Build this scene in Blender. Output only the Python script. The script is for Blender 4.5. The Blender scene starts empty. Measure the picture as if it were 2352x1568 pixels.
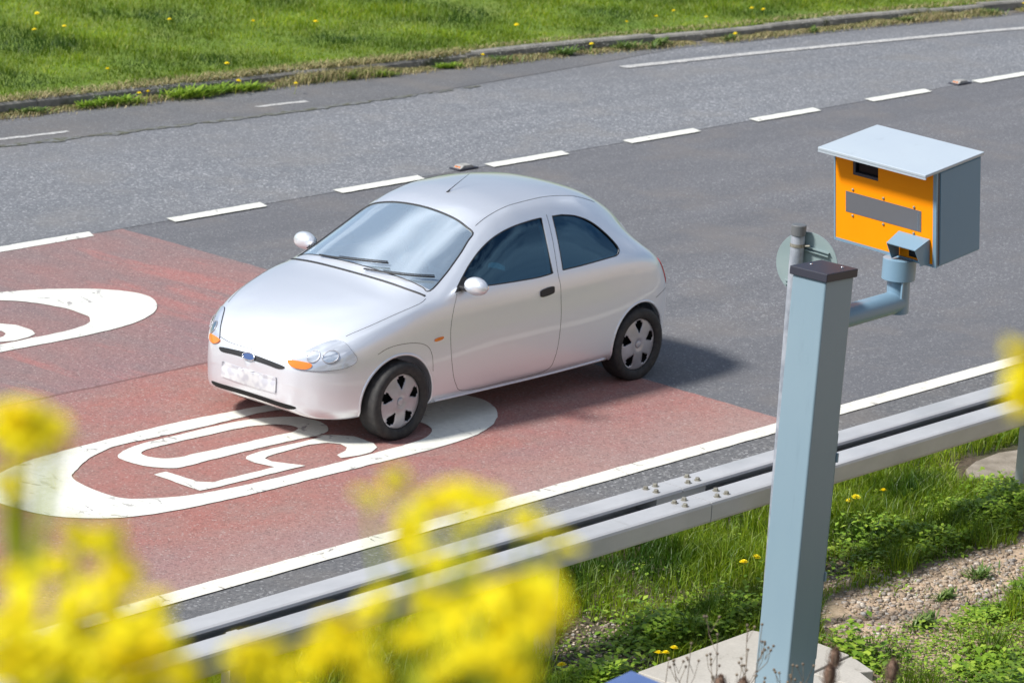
import bpy, bmesh, math, random
import numpy as np
from mathutils import Vector, Matrix, geometry, noise
from mathutils.bvhtree import BVHTree
S = bpy.context.scene
COL = S.collection
rad = math.radians
random.seed(7)
RNG = np.random.default_rng(7)

# ---------------------------------------------------------------- camera
yaw, pitch, roll = rad(49.2054), rad(14.6388), rad(3.3828)
fw = Vector((math.cos(pitch)*math.sin(yaw), math.cos(pitch)*math.cos(yaw), -math.sin(pitch)))
rt = fw.cross(Vector((0, 0, 1))).normalized()
up = rt.cross(fw)
rt2 = rt*math.cos(roll) + up*math.sin(roll)
up2 = up*math.cos(roll) - rt*math.sin(roll)
cd = bpy.data.cameras.new('camera')
cam = bpy.data.objects.new('camera', cd)
COL.objects.link(cam)
cam.matrix_world = Matrix(((rt2.x, up2.x, -fw.x, 0), (rt2.y, up2.y, -fw.y, 0), (rt2.z, up2.z, -fw.z, 6.2843), (0, 0, 0, 1)))
cd.sensor_width = 36
cd.lens = 7828/2352*36
cd.clip_start = 0.1
cd.clip_end = 3000
cd.dof.use_dof = True
cd.dof.focus_distance = 19.5
cd.dof.aperture_fstop = 5.2
S.camera = cam

# ---------------------------------------------------------------- sky and sun
sun_az_from = Vector((-0.80, 0.36, 0)).normalized()      # horizontal direction towards the sun
sun_el = rad(47)
w = bpy.data.worlds.new('World')
S.world = w
w.use_nodes = True
nt = w.node_tree
nt.nodes.clear()
N = nt.nodes.new
sky = N('ShaderNodeTexSky'); sky.sky_type = 'NISHITA'; sky.sun_disc = False
sky.sun_elevation = sun_el
sky.sun_rotation = math.atan2(sun_az_from.x, sun_az_from.y)
sky.dust_density = .3; sky.ozone_density = 3
sky.air_density = 1.0
tc = N('ShaderNodeTexCoord'); mp = N('ShaderNodeMapping'); mp.inputs['Scale'].default_value = (1, 1, 2.2)
ns = N('ShaderNodeTexNoise'); ns.inputs['Scale'].default_value = 2.4; ns.inputs['Detail'].default_value = 7; ns.inputs['Roughness'].default_value = .58
cr = N('ShaderNodeValToRGB'); cr.color_ramp.elements[0].position = .46; cr.color_ramp.elements[1].position = .66
mx = N('ShaderNodeMix'); mx.data_type = 'RGBA'; mx.inputs[7].default_value = (12.5, 13.6, 15.5, 1)
bg = N('ShaderNodeBackground'); bg.inputs['Strength'].default_value = .068
out = N('ShaderNodeOutputWorld')
L = nt.links.new
L(tc.outputs['Generated'], mp.inputs['Vector']); L(mp.outputs[0], ns.inputs['Vector']); L(ns.outputs['Fac'], cr.inputs[0])
sx = N('ShaderNodeSeparateXYZ'); L(tc.outputs['Generated'], sx.inputs[0])
mr_ = N('ShaderNodeMapRange'); mr_.inputs[1].default_value = .12; mr_.inputs[2].default_value = .50; L(sx.outputs[2], mr_.inputs[0])
mm_ = N('ShaderNodeMath'); mm_.operation = 'MULTIPLY'; L(cr.outputs['Color'], mm_.inputs[0]); L(mr_.outputs[0], mm_.inputs[1])
L(mm_.outputs[0], mx.inputs[0]); L(sky.outputs[0], mx.inputs[6]); L(mx.outputs[2], bg.inputs['Color']); L(bg.outputs[0], out.inputs[0])
sl = bpy.data.lights.new('sun', 'SUN'); sl.energy = 4.5; sl.angle = rad(9); sl.color = (1, .965, .91)
so = bpy.data.objects.new('sun', sl); COL.objects.link(so)
d = -(sun_az_from*math.cos(sun_el) + Vector((0, 0, math.sin(sun_el))))
so.rotation_euler = d.to_track_quat('-Z', 'Y').to_euler()
S.view_settings.view_transform = 'Standard'
S.view_settings.look = 'None'
S.view_settings.exposure = .36
S.view_settings.gamma = 1
S.render.engine = 'CYCLES'

# ---------------------------------------------------------------- material helpers
def mat(name, col=(.5, .5, .5), rough=.6, metal=0, coat=0, spec=.5, noise_s=None, noise_c=None, lo=.35, hi=.65, detail=4, bump=0, bump_s=None, rnd=None, trans=None):
    m = bpy.data.materials.new(name); m.use_nodes = True
    nt = m.node_tree; b = nt.nodes['Principled BSDF']
    b.inputs['Base Color'].default_value = (*col, 1)
    b.inputs['Roughness'].default_value = rough
    b.inputs['Metallic'].default_value = metal
    b.inputs['Coat Weight'].default_value = coat
    b.inputs['Coat Roughness'].default_value = .04
    b.inputs['Specular IOR Level'].default_value = spec
    tc = nt.nodes.new('ShaderNodeTexCoord')
    src = None
    if noise_s:
        n = nt.nodes.new('ShaderNodeTexNoise'); n.inputs['Scale'].default_value = noise_s; n.inputs['Detail'].default_value = detail
        nt.links.new(tc.outputs['Object'], n.inputs['Vector'])
        r = nt.nodes.new('ShaderNodeMapRange'); r.inputs[1].default_value = lo; r.inputs[2].default_value = hi
        nt.links.new(n.outputs['Fac'], r.inputs[0])
        x = nt.nodes.new('ShaderNodeMix'); x.data_type = 'RGBA'
        x.inputs[6].default_value = (*col, 1); x.inputs[7].default_value = (*noise_c, 1)
        nt.links.new(r.outputs[0], x.inputs[0]); src = x.outputs[2]
    if rnd:      # colour spread from blade to blade / stone to stone
        g = nt.nodes.new('ShaderNodeNewGeometry')
        rp = nt.nodes.new('ShaderNodeValToRGB')
        els = rp.color_ramp.elements
        for i, (p, c) in enumerate(rnd):
            e = els[i] if i < 2 else els.new(p)
            e.position = p; e.color = (*c, 1)
        nt.links.new(g.outputs['Random Per Island'], rp.inputs[0])
        if src:
            x2 = nt.nodes.new('ShaderNodeMix'); x2.data_type = 'RGBA'; x2.blend_type = 'MULTIPLY'; x2.inputs[0].default_value = 1
            nt.links.new(rp.outputs[0], x2.inputs[6]); nt.links.new(src, x2.inputs[7]); src = x2.outputs[2]
        else: src = rp.outputs[0]
    if src: nt.links.new(src, b.inputs['Base Color'])
    if bump:
        n = nt.nodes.new('ShaderNodeTexNoise'); n.inputs['Scale'].default_value = bump_s; n.inputs['Detail'].default_value = 5
        nt.links.new(tc.outputs['Object'], n.inputs['Vector'])
        bp = nt.nodes.new('ShaderNodeBump'); bp.inputs['Strength'].default_value = bump; bp.inputs['Distance'].default_value = .01
        nt.links.new(n.outputs['Fac'], bp.inputs['Height']); nt.links.new(bp.outputs[0], b.inputs['Normal'])
    if trans:
        t = nt.nodes.new('ShaderNodeBsdfTranslucent'); mxs = nt.nodes.new('ShaderNodeMixShader'); mxs.inputs[0].default_value = trans
        if src: nt.links.new(src, t.inputs[0])
        else: t.inputs[0].default_value = (*col, 1)
        o = nt.nodes['Material Output']
        nt.links.new(b.outputs[0], mxs.inputs[1]); nt.links.new(t.outputs[0], mxs.inputs[2]); nt.links.new(mxs.outputs[0], o.inputs[0])
    return m

class NB:
    """small node builder for the ground materials"""
    def __init__(s, name, rough=.85):
        s.m = bpy.data.materials.new(name); s.m.use_nodes = True
        s.nt = s.m.node_tree; s.b = s.nt.nodes['Principled BSDF']; s.b.inputs['Roughness'].default_value = rough
        s.tc = s.nt.nodes.new('ShaderNodeTexCoord').outputs['Object']
    def link(s, a, b): s.nt.links.new(a, b)
    def map(s, scale=(1, 1, 1), rot=0):
        n = s.nt.nodes.new('ShaderNodeMapping'); n.inputs['Scale'].default_value = scale; n.inputs['Rotation'].default_value = (0, 0, rot)
        s.link(s.tc, n.inputs['Vector']); return n.outputs[0]
    def noise(s, sc, det=4, rough=.55, vec=None, lo=None, hi=None, dist=0):
        n = s.nt.nodes.new('ShaderNodeTexNoise'); n.inputs['Scale'].default_value = sc; n.inputs['Detail'].default_value = det
        n.inputs['Roughness'].default_value = rough; n.inputs['Distortion'].default_value = dist
        s.link(vec or s.tc, n.inputs['Vector']); o = n.outputs['Fac']
        return s.rng(o, lo, hi) if lo is not None else o
    def vor(s, sc, vec=None, out='Color', feat='F1'):
        n = s.nt.nodes.new('ShaderNodeTexVoronoi'); n.inputs['Scale'].default_value = sc; n.feature = feat
        s.link(vec or s.tc, n.inputs['Vector']); return n.outputs[out]
    def rng(s, v, a, b, c=0, d=1):
        n = s.nt.nodes.new('ShaderNodeMapRange'); n.inputs[1].default_value = a; n.inputs[2].default_value = b
        n.inputs[3].default_value = c; n.inputs[4].default_value = d; s.link(v, n.inputs[0]); return n.outputs[0]
    def ramp(s, v, els):
        n = s.nt.nodes.new('ShaderNodeValToRGB'); e = n.color_ramp.elements
        for i, (p, c) in enumerate(els):
            k = e[i] if i < 2 else e.new(p)
            k.position = p; k.color = (*c, 1)
        s.link(v, n.inputs[0]); return n.outputs[0]
    def mix(s, f, a, b, mode='MIX'):
        n = s.nt.nodes.new('ShaderNodeMix'); n.data_type = 'RGBA'; n.blend_type = mode
        for i, v in ((0, f), (6, a), (7, b)):
            if isinstance(v, (int, float)): n.inputs[i].default_value = v
            elif isinstance(v, tuple): n.inputs[i].default_value = (*v, 1)
            else: s.link(v, n.inputs[i])
        return n.outputs[2]
    def math(s, op, a, b=None):
        n = s.nt.nodes.new('ShaderNodeMath'); n.operation = op
        for i, v in enumerate((a, b)):
            if v is None: continue
            if isinstance(v, (int, float)): n.inputs[i].default_value = v
            else: s.link(v, n.inputs[i])
        return n.outputs[0]
    def sep(s):
        n = s.nt.nodes.new('ShaderNodeSeparateXYZ'); s.link(s.tc, n.inputs[0]); return n.outputs
    def done(s, col, h=None, strength=.5, dist=.006, rough=None):
        s.link(col, s.b.inputs['Base Color'])
        if h is not None:
            n = s.nt.nodes.new('ShaderNodeBump'); n.inputs['Strength'].default_value = strength; n.inputs['Distance'].default_value = dist
            s.link(h, n.inputs['Height']); s.link(n.outputs[0], s.b.inputs['Normal'])
        if rough is not None: s.link(rough, s.b.inputs['Roughness'])
        return s.m

def asphalt(name, dark, mid, light, sc=70, patchc=None, spark=.10):
    n = NB(name, .82)
    v = n.vor(sc, out='Color')
    sp = n.nt.nodes.new('ShaderNodeSeparateColor'); n.link(v, sp.inputs[0])
    c = n.ramp(sp.outputs[0], [(0, dark), (.45, mid), (1-spark, light), (.997, (min(1, light[0]*2.4),)*3)])
    f = n.noise(sc*2.2, 3, lo=.3, hi=.7)
    c = n.mix(.38, c, n.ramp(f, [(0, dark), (1, light)]))
    big = n.noise(.55, 5, .6, n.map((.35, 1, 1)), .35, .68)
    c = n.mix(n.math('MULTIPLY', big, .6), c, patchc or tuple(x*.8 for x in mid))
    tr = n.noise(1.3, 4, .6, n.map((.04, 1.6, 1)), .42, .7)          # tyre bands along the road
    c = n.mix(n.math('MULTIPLY', tr, .34), c, tuple(x*.62 for x in mid))
    warm = n.noise(1.1, 4, .6, None, .5, .72)
    c = n.mix(n.math('MULTIPLY', warm, .55), c, (mid[0]*1.35, mid[1]*1.2, mid[2]*1.02))
    return n.done(c, n.math('ADD', sp.outputs[1], f), .55, .004)

M = {}
M['asphalt'] = asphalt('asphalt', (.084, .085, .093), (.137, .139, .152), (.215, .216, .228), 80)
M['asphalt_old'] = asphalt('asphalt_old', (.080, .089, .102), (.155, .166, .186), (.29, .295, .31), 62, (.155, .155, .16), .11)
M['asphalt_edge'] = asphalt('asphalt_edge', (.060, .060, .064), (.130, .131, .138), (.23, .228, .225), 66, None, .10)

def red_surface():
    n = NB('red_surface', .8)
    X, Y, Z = n.sep()
    v = n.vor(75, out='Color'); sp = n.nt.nodes.new('ShaderNodeSeparateColor'); n.link(v, sp.inputs[0])
    far = n.rng(Y, 16.57, 16.62)                                           # second lane laid apart, duller
    near = n.mix(n.noise(3, 5, .65, None, .38, .66), (.37, .155, .128), (.33, .185, .158))
    # polished, greyer bands where the tyres run, and near the edge line
    edge = n.rng(n.math('ADD', Y, n.noise(.9, 4, .6, n.map((.3, 1, 1)), 0, 1)), 14.5, 13.6)
    near = n.mix(n.math('MULTIPLY', edge, .75), near, (.36, .25, .225))
    fcol = n.mix(n.noise(1.4, 5, .62, n.map((1, .45, 1)), .36, .62), (.31, .17, .158), (.24, .172, .168))
    st = n.noise(2.4, 5, .62, n.map((1.2, .22, 1)), .54, .66)              # fresh streaks laid across the lane
    fcol = n.mix(n.math('MULTIPLY', st, .6), fcol, (.43, .165, .145))
    c = n.mix(far, near, fcol)
    purple = n.noise(.7, 4, .6, n.map((.5, 1, 1), .2), .5, .72)
    c = n.mix(n.math('MULTIPLY', purple, .45), c, (.25, .15, .17))
    spk = n.ramp(sp.outputs[0], [(0, (.62, .62, .62)), (.5, (1, 1, 1)), (.9, (1.0, 1.02, 1.03)), (.99, (1, 1, 1))])
    c = n.mix(.8, c, spk, 'MULTIPLY')
    lt = n.rng(sp.outputs[2], .90, .96)
    c = n.mix(n.math('MULTIPLY', lt, .5), c, (.50, .40, .37))
    fine = n.noise(190, 2, .5, None, .3, .7)
    c = n.mix(n.math('MULTIPLY', fine, .16), c, (.14, .07, .07))
    sm = n.math('ABSOLUTE', n.math('SUBTRACT', n.math('ADD', Y, n.math('MULTIPLY', n.noise(6, 5, .7), .05)), 16.62))
    seam = n.rng(sm, .004, .022, 1, 0)
    c = n.mix(n.math('MULTIPLY', seam, .75), c, (.13, .055, .05))
    return n.done(c, n.math('ADD', sp.outputs[1], fine), .5, .004)
M['red'] = red_surface()

def paint(name, base, wear, sc=9, lo=.60, hi=.70):
    n = NB(name, .7)
    c = n.mix(n.noise(22, 5, .65, None, .35, .7), base, tuple(x*.86 for x in base))
    c = n.mix(n.math('MULTIPLY', n.noise(3, 5, .6, None, .45, .75), .35), c, (base[0]*.74, base[1]*.72, base[2]*.66))
    w1 = n.noise(sc*3, 7, .75, None, lo, hi)
    c = n.mix(n.math('MULTIPLY', w1, .8), c, wear)
    cv = n.vor(4.5, n.map((1.6, .7, 1)), 'Distance', 'DISTANCE_TO_EDGE')
    wob = n.noise(9, 6, .75)
    cr = n.rng(n.math('ADD', cv, n.math('MULTIPLY', n.math('SUBTRACT', wob, .5), .5)), 0, .012, 1, 0)
    c = n.mix(n.math('MULTIPLY', cr, n.noise(2.3, 2, .5, None, .5, .6)), c, tuple(x*.62 for x in wear))
    return n.done(c, n.noise(60, 4), .4, .004)
M['paint'] = paint('road_paint', (.76, .76, .69), (.55, .52, .50))
M['paint_edge'] = paint('road_paint_cream', (.76, .74, .66), (.42, .38, .34), 5, .55, .68)
M['paint_worn'] = paint('road_paint_worn', (.60, .59, .56), (.22, .22, .23), 14, .46, .56)

def soil():
    n = NB('verge_soil', .95)
    X, Y, Z = n.sep()
    base = n.mix(n.noise(6, 6, .7, None, .35, .65), (.075, .055, .035), (.15, .115, .075))
    moss = n.noise(1.6, 5, .6, None, .42, .6)
    base = n.mix(n.math('MULTIPLY', moss, .75), base, (.045, .075, .018))
    fx = n.math('MULTIPLY', n.rng(X, 14.3, 15.1), n.rng(n.math('ADD', Y, n.math('MULTIPLY', n.noise(1.5, 4), .8)), 11.4, 10.9))
    gr = n.mix(n.noise(14, 5, .7, None, .3, .7), (.60, .46, .33), (.42, .31, .21))
    c = n.mix(fx, base, gr)
    sp = n.nt.nodes.new('ShaderNodeSeparateColor'); n.link(n.vor(48), sp.inputs[0])
    c = n.mix(.5, c, n.ramp(sp.outputs[0], [(0, (.35, .32, .3)), (.6, (.95, .9, .85)), (.98, (1, 1, 1))]), 'MULTIPLY')
    return n.done(c, n.math('ADD', n.noise(35, 5), sp.outputs[1]), .8, .012)
M['soil'] = soil()
def lawn_soil():
    n = NB('lawn_soil', .95)
    c = n.mix(n.noise(1.2, 5, .6, None, .35, .65), (.12, .20, .015), (.17, .22, .035))
    c = n.mix(n.noise(9, 4, .6, None, .4, .7), c, (.09, .15, .012))
    return n.done(c, n.noise(30, 4), .6, .02)
M['lawn_soil'] = lawn_soil()
M['far_ground'] = mat('far_ground', (.06, .09, .02), .95, noise_s=.4, noise_c=(.10, .12, .035))
def kerbm():
    n = NB('kerb_concrete', .9)
    c = n.mix(n.noise(5, 6, .7, None, .35, .65), (.30, .285, .25), (.15, .145, .13))
    c = n.mix(n.noise(2, 4, .6, None, .55, .68), c, (.07, .08, .035))
    return n.done(c, n.noise(70, 4), .6, .006)
M['kerb'] = kerbm()
M['dirt'] = mat('gutter_dirt', (.10, .085, .06), .95, noise_s=7, noise_c=(.17, .16, .145), bump=.7, bump_s=60)
M['moss_line'] = mat('moss', (.085, .088, .055), .95, noise_s=14, noise_c=(.16, .165, .17), lo=.4, hi=.6, bump=.7, bump_s=60)
def slabm():
    n = NB('paving_concrete', .85)
    c = n.mix(n.noise(3, 6, .65, None, .3, .7), (.50, .47, .42), (.40, .375, .33))
    c = n.mix(n.math('MULTIPLY', n.noise(70, 3, .6, None, .35, .7), .3), c, (.27, .25, .22))
    c = n.mix(n.noise(6, 6, .7, None, .62, .74), c, (.17, .15, .11))
    return n.done(c, n.noise(90, 3), .4, .004)
M['slab'] = slabm()
M['dusty'] = mat('dusty_concrete', (.30, .26, .21), .95, noise_s=8, noise_c=(.20, .17, .13), bump=.5, bump_s=50)

# ---------------------------------------------------------------- mesh helpers
def tag(o, label=None, cat=None, group=None, kind=None):
    if label: o['label'] = label
    if cat: o['category'] = cat
    if group: o['group'] = group
    if kind: o['kind'] = kind
    return o
def empty(name, loc, label, cat, group=None):
    o = bpy.data.objects.new(name, None); COL.objects.link(o); o.location = loc
    o.empty_display_size = .1
    return tag(o, label, cat, group)
def link_mesh(name, me, m, parent=None, smooth=False, loc=None):
    o = bpy.data.objects.new(name, me); COL.objects.link(o)
    if m is not None and not me.materials:
        me.materials.append(m)
    if smooth: me.shade_smooth()
    if parent: o.parent = parent
    if loc is not None: o.location = loc
    return o
class MB:
    def __init__(s, off=(0, 0, 0)):
        s.v = []; s.f = []; s.off = Vector(off)
    def add(s, vs, fs):
        b = len(s.v); s.v += [Vector(v) for v in vs]; s.f += [tuple(b+i for i in f) for f in fs]; return s
    def box(s, a, b, M4=None):
        x0, y0, z0 = a; x1, y1, z1 = b
        vs = [Vector(p) for p in ((x0, y0, z0), (x1, y0, z0), (x1, y1, z0), (x0, y1, z0), (x0, y0, z1), (x1, y0, z1), (x1, y1, z1), (x0, y1, z1))]
        if M4: vs = [M4 @ v for v in vs]
        return s.add(vs, [(0, 3, 2, 1), (4, 5, 6, 7), (0, 1, 5, 4), (1, 2, 6, 5), (2, 3, 7, 6), (3, 0, 4, 7)])
    def prism(s, outline, z0, z1):
        n = len(outline)
        vs = [(x, y, z0) for x, y in outline] + [(x, y, z1) for x, y in outline]
        fs = [tuple(reversed(range(n))), tuple(range(n, 2*n))] + [(i, (i+1) % n, n+(i+1) % n, n+i) for i in range(n)]
        return s.add(vs, fs)
    def tube(s, pts, r, n=8, caps=True):
        pts = [Vector(p) for p in pts]; rs = r if isinstance(r, (list, tuple)) else [r]*len(pts)
        base = len(s.v); ref = None
        for i, p in enumerate(pts):
            t = (pts[min(i+1, len(pts)-1)] - pts[max(i-1, 0)])
            if t.length < 1e-9: t = Vector((0, 0, 1))
            t.normalize()
            if ref is None or abs(ref.dot(t)) > .98:
                ref = Vector((0, 0, 1)) if abs(t.z) < .9 else Vector((1, 0, 0))
            a = (ref - t*ref.dot(t)).normalized(); b = t.cross(a); ref = a
            for k in range(n):
                an = 2*math.pi*k/n; s.v.append(p + (a*math.cos(an) + b*math.sin(an))*rs[i])
        for i in range(len(pts)-1):
            for k in range(n):
                s.f.append((base+i*n+k, base+i*n+(k+1) % n, base+(i+1)*n+(k+1) % n, base+(i+1)*n+k))
        if caps:
            s.f.append(tuple(base+k for k in reversed(range(n)))); s.f.append(tuple(base+(len(pts)-1)*n+k for k in range(n)))
        return s
    def lathe(s, prof, n=32, M4=None, close=False):
        """profile (radius, height) round local z"""
        base = len(s.v); m = len(prof)
        for r, h in prof:
            for k in range(n):
                an = 2*math.pi*k/n; p = Vector((r*math.cos(an), r*math.sin(an), h)); s.v.append(M4 @ p if M4 else p)
        for i in range(m-1 if not close else m):
            j = (i+1) % m
            for k in range(n):
                s.f.append((base+i*n+k, base+i*n+(k+1) % n, base+j*n+(k+1) % n, base+j*n+k))
        if not close:
            s.f.append(tuple(base+k for k in reversed(range(n)))); s.f.append(tuple(base+(m-1)*n+k for k in range(n)))
        return s
    def mesh(s, name):
        me = bpy.data.meshes.new(name)
        me.from_pydata([tuple(v - s.off) for v in s.v], [], s.f); me.update(); return me
    def build(s, name, m, parent=None, smooth=False, bevel=0, seg=2, auto=None):
        me = s.mesh(name)
        if bevel:
            bm = bmesh.new(); bm.from_mesh(me)
            bmesh.ops.remove_doubles(bm, verts=bm.verts, dist=1e-5)
            es = [e for e in bm.edges if len(e.link_faces) == 2 and e.calc_face_angle(0) > .5]
            bmesh.ops.bevel(bm, geom=es, offset=bevel, segments=seg, affect='EDGES', profile=.5)
            bm.to_mesh(me); bm.free()
        o = link_mesh(name, me, m, parent, smooth)
        if auto:
            bm = bmesh.new(); bm.from_mesh(me)
            bmesh.ops.remove_doubles(bm, verts=bm.verts, dist=1e-5)
            bmesh.ops.recalc_face_normals(bm, faces=bm.faces)
            for e in bm.edges:
                if len(e.link_faces) == 2 and e.calc_face_angle(0) > auto: e.smooth = False
            for f in bm.faces: f.smooth = True
            bm.to_mesh(me); bm.free()
        return o
def catmull(P, n=8, closed=False):
    P = [Vector(p) for p in P]; o = []; m = len(P)
    for i in range(m if closed else m-1):
        a, b, c, e = (P[(i-1) % m], P[i], P[(i+1) % m], P[(i+2) % m]) if closed else (P[max(i-1, 0)], P[i], P[i+1], P[min(i+2, m-1)])
        for k in range(n):
            t = k/n; o.append(.5*((2*b) + (c-a)*t + (2*a-5*b+4*c-e)*t*t + (3*b-a-3*c+e)*t**3))
    if not closed: o.append(P[-1])
    return o
def flat_poly(name, outline, z, m, thick=None, holes=(), jitter=0, parent=None):
    """triangulated flat sheet with optional holes"""
    loops = [list(outline)] + [list(h) for h in holes]
    vs = []; es = []
    for lp in loops:
        b = len(vs); n = len(lp)
        for i, p in enumerate(lp):
            x, y = p[0], p[1]
            if jitter:
                x += jitter*(noise.noise(Vector((x*9, y*9, 1.3))) + .7*noise.noise(Vector((x*31, y*31, 7.3))))
                y += jitter*(noise.noise(Vector((x*9, y*9, 5.3))) + .7*noise.noise(Vector((x*31, y*31, 3.3))))
            vs.append(Vector((x, y)))
        es += [(b+i, b+(i+1) % n) for i in range(n)]
    r = geometry.delaunay_2d_cdt(vs, es, [], 0, 1e-6)
    V, F = r[0], r[2]
    def inside(p, lp):
        c = False; j = len(lp)-1
        for i in range(len(lp)):
            a, b = lp[i], lp[j]
            if (a[1] > p[1]) != (b[1] > p[1]) and p[0] < (b[0]-a[0])*(p[1]-a[1])/(b[1]-a[1])+a[0]: c = not c
            j = i
        return c
    idx = 0; lv = []
    for lp in loops:
        lv.append([(vs[idx+i].x, vs[idx+i].y) for i in range(len(lp))]); idx += len(lp)
    fs = []
    for f in F:
        c = sum((V[i] for i in f), Vector((0, 0)))/len(f)
        if inside(c, lv[0]) and not any(inside(c, h) for h in lv[1:]): fs.append(tuple(f))
    me = bpy.data.meshes.new(name); me.from_pydata([(v.x, v.y, z) for v in V], [], fs); me.update()
    bm = bmesh.new(); bm.from_mesh(me); bmesh.ops.recalc_face_normals(bm, faces=bm.faces)
    if sum(f.normal.z for f in bm.faces) < 0: bmesh.ops.reverse_faces(bm, faces=bm.faces)
    bm.to_mesh(me); bm.free()
    return link_mesh(name, me, m, parent)
def densify(pts, step=.05, closed=True):
    o = []
    n = len(pts)
    for i in range(n if closed else n-1):
        a, b = Vector(pts[i]), Vector(pts[(i+1) % n]); k = max(1, int((b-a).length/step))
        o += [a.lerp(b, j/k) for j in range(k)]
    if not closed: o.append(Vector(pts[-1]))
    return o
def raw_mesh(name, V, F, m, parent=None):
    """V (n,3) array, F (k,3) triangles"""
    me = bpy.data.meshes.new(name)
    V = np.ascontiguousarray(V, dtype=np.float32); F = np.ascontiguousarray(F, dtype=np.int32)
    me.vertices.add(len(V)); me.vertices.foreach_set('co', V.ravel())
    me.loops.add(F.size); me.loops.foreach_set('vertex_index', F.ravel())
    me.polygons.add(len(F)); me.polygons.foreach_set('loop_start', np.arange(0, F.size, 3, dtype=np.int32))
    try: me.polygons.foreach_set('loop_total', np.full(len(F), 3, dtype=np.int32))
    except Exception: pass
    me.update(calc_edges=True)
    return link_mesh(name, me, m, parent)

# ================================================================ THE SETTING
# kerb line of the far verge (bends away to the right)
KERB = [(-60, 25.2), (0, 24.5), (14, 24.25), (20.5, 24.14), (21.8, 24.03), (23.1, 23.95), (24.3, 23.88), (25.9, 23.70), (27.7, 23.56), (28.7, 23.43), (30.4, 23.18), (32.7, 22.97), (35.4, 22.6), (40, 21.6), (60, 15.5), (140, -14)]
kx = [p[0] for p in KERB]; ky = [p[1] for p in KERB]
def kerb_y(x): return np.interp(x, kx, ky)
def verge_z(x, y):
    """near verge: level beside the barrier, then the embankment the camera stands on"""
    b = 0.0
    if y < 9.0: b = min(4.5, (9.0-y)*.5)
    return b - .03 + .02*noise.noise(Vector((x*.9, y*.9, 0))) + .012*noise.noise(Vector((x*4, y*4, 2)))
# one wide sheet to the horizon
g = 900
link_mesh('ground', MB().add([(-g, -g, -.35), (g, -g, -.35), (g, g, -.35), (-g, g, -.35)], [(0, 1, 2, 3)]).mesh('ground'), M['far_ground'])['kind'] = 'structure'
# carriageways
def strip(name, x0, x1, ylo, yhi, z, m, n=80):
    mb = MB(); xs = np.linspace(x0, x1, n)
    vs = [(x, ylo(x), z) for x in xs] + [(x, yhi(x), z) for x in xs]
    mb.add(vs, [(i, i+1, n+i+1, n+i) for i in range(n-1)])
    return link_mesh(name, mb.mesh(name), m)
strip('road', -60, 140, lambda x: 12.34, lambda x: 20.06, 0, M['asphalt'])['kind'] = 'structure'
strip('far_road_lane', -60, 140, lambda x: 20.02 if x < 45 else min(20.02, kerb_y(x)-4), lambda x: kerb_y(x)+.03, .003, M['asphalt_old'], 200)['kind'] = 'structure'
strip('road_margin', -60, 140, lambda x: 12.30 + .03*noise.noise(Vector((x*2.3, 0, 0))), lambda x: 13.06, .004, M['asphalt_edge'], 800)['kind'] = 'structure'
# red anti-skid patch
rp = [(-2, 13.1), (18.16, 13.1), (18.22, 16.4), (18.27, 18.5), (18.27, 20.0), (-2, 20.0)]
o = flat_poly('red_surfacing', densify(rp, .06), .007, M['red'], jitter=.012); o['kind'] = 'structure'

# painted markings -------------------------------------------------
def marking(name, outline, m, label, cat, group=None, z=.011, holes=(), jit=.006, step=.05):
    o = flat_poly(name, densify(outline, step), z, m, holes=[densify(h, step) for h in holes], jitter=jit)
    return tag(o, None, None, None, 'structure') if label is None else tag(o, label, cat, group)
strip('edge_line', -60, 140, lambda x: 13.02 + .006*noise.noise(Vector((x*5, 1, 0))) - .004*(x-15)*.3, lambda x: 13.165 + .008*noise.noise(Vector((x*7, 5, 0))) - .004*(x-15)*.3, .011, M['paint_edge'], 2400)['kind'] = 'structure'
starts = [18.79 + 1.955*k for k in range(-0, 12)]
DL = 'dashes of the white lane line'
marks = []
for k, x0 in enumerate(starts):
    L_ = 1.10
    ol = [(x0, 19.93), (x0+L_-.05, 19.93), (x0+L_, 20.07), (x0+.03, 20.07)]
    where = 'first white dash right of the red surfacing' if k == 0 else ('white lane dash behind the windscreen of the silver car' if k == 1 else
             ('white lane dash just right of the nearer road stud' if k == 2 else ('white lane dash between the car roof and the camera box, second right of the stud' if k == 3 else
             ('white lane dash third right of the nearer road stud' if k == 4 else ('white lane dash just left of the far road stud' if k == 5 else
             ('white lane dash at the right frame edge beyond the far stud' if k == 6 else 'white lane dash farther along beyond the frame edge'))))))
    marking('lane_dash', ol, M['paint'], where, 'road marking', DL)
marking('lane_line', [(-20, 19.93), (17.9, 19.93), (17.97, 20.07), (-20, 20.07)], M['paint'], 'unbroken white line along the far edge of the red surfacing', 'road marking')
# far edge line, with worn remains to the left
fl = [(27.75, 22.63), (29.54, 22.44), (31.63, 22.16), (34.13, 21.78), (38, 20.95), (50, 17.4)]
flc = [(p.x, p.y) for p in catmull([(a, b, 0) for a, b in fl], 12)]
up_ = [(x, y+.06) for x, y in flc]; dn_ = [(x, y-.06) for x, y in flc]
marking('far_edge_line', up_ + dn_[::-1], M['paint_worn'], 'long worn white edge line near the far kerb', 'road marking', jit=.012)
for a, b, lab in (((22.82, 23.13), (23.45, 23.07), 'short faded white line by the far kerb'), ((19.6, 23.27), (20.5, 23.2), 'faded white line remnant at the left edge by the far kerb')):
    marking('faded_line', [(a[0], a[1]-.035), (b[0], b[1]-.035), (b[0], b[1]+.035), (a[0], a[1]+.035)], M['paint_worn'], lab, 'road marking', 'worn line remnants', jit=.02)

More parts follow.
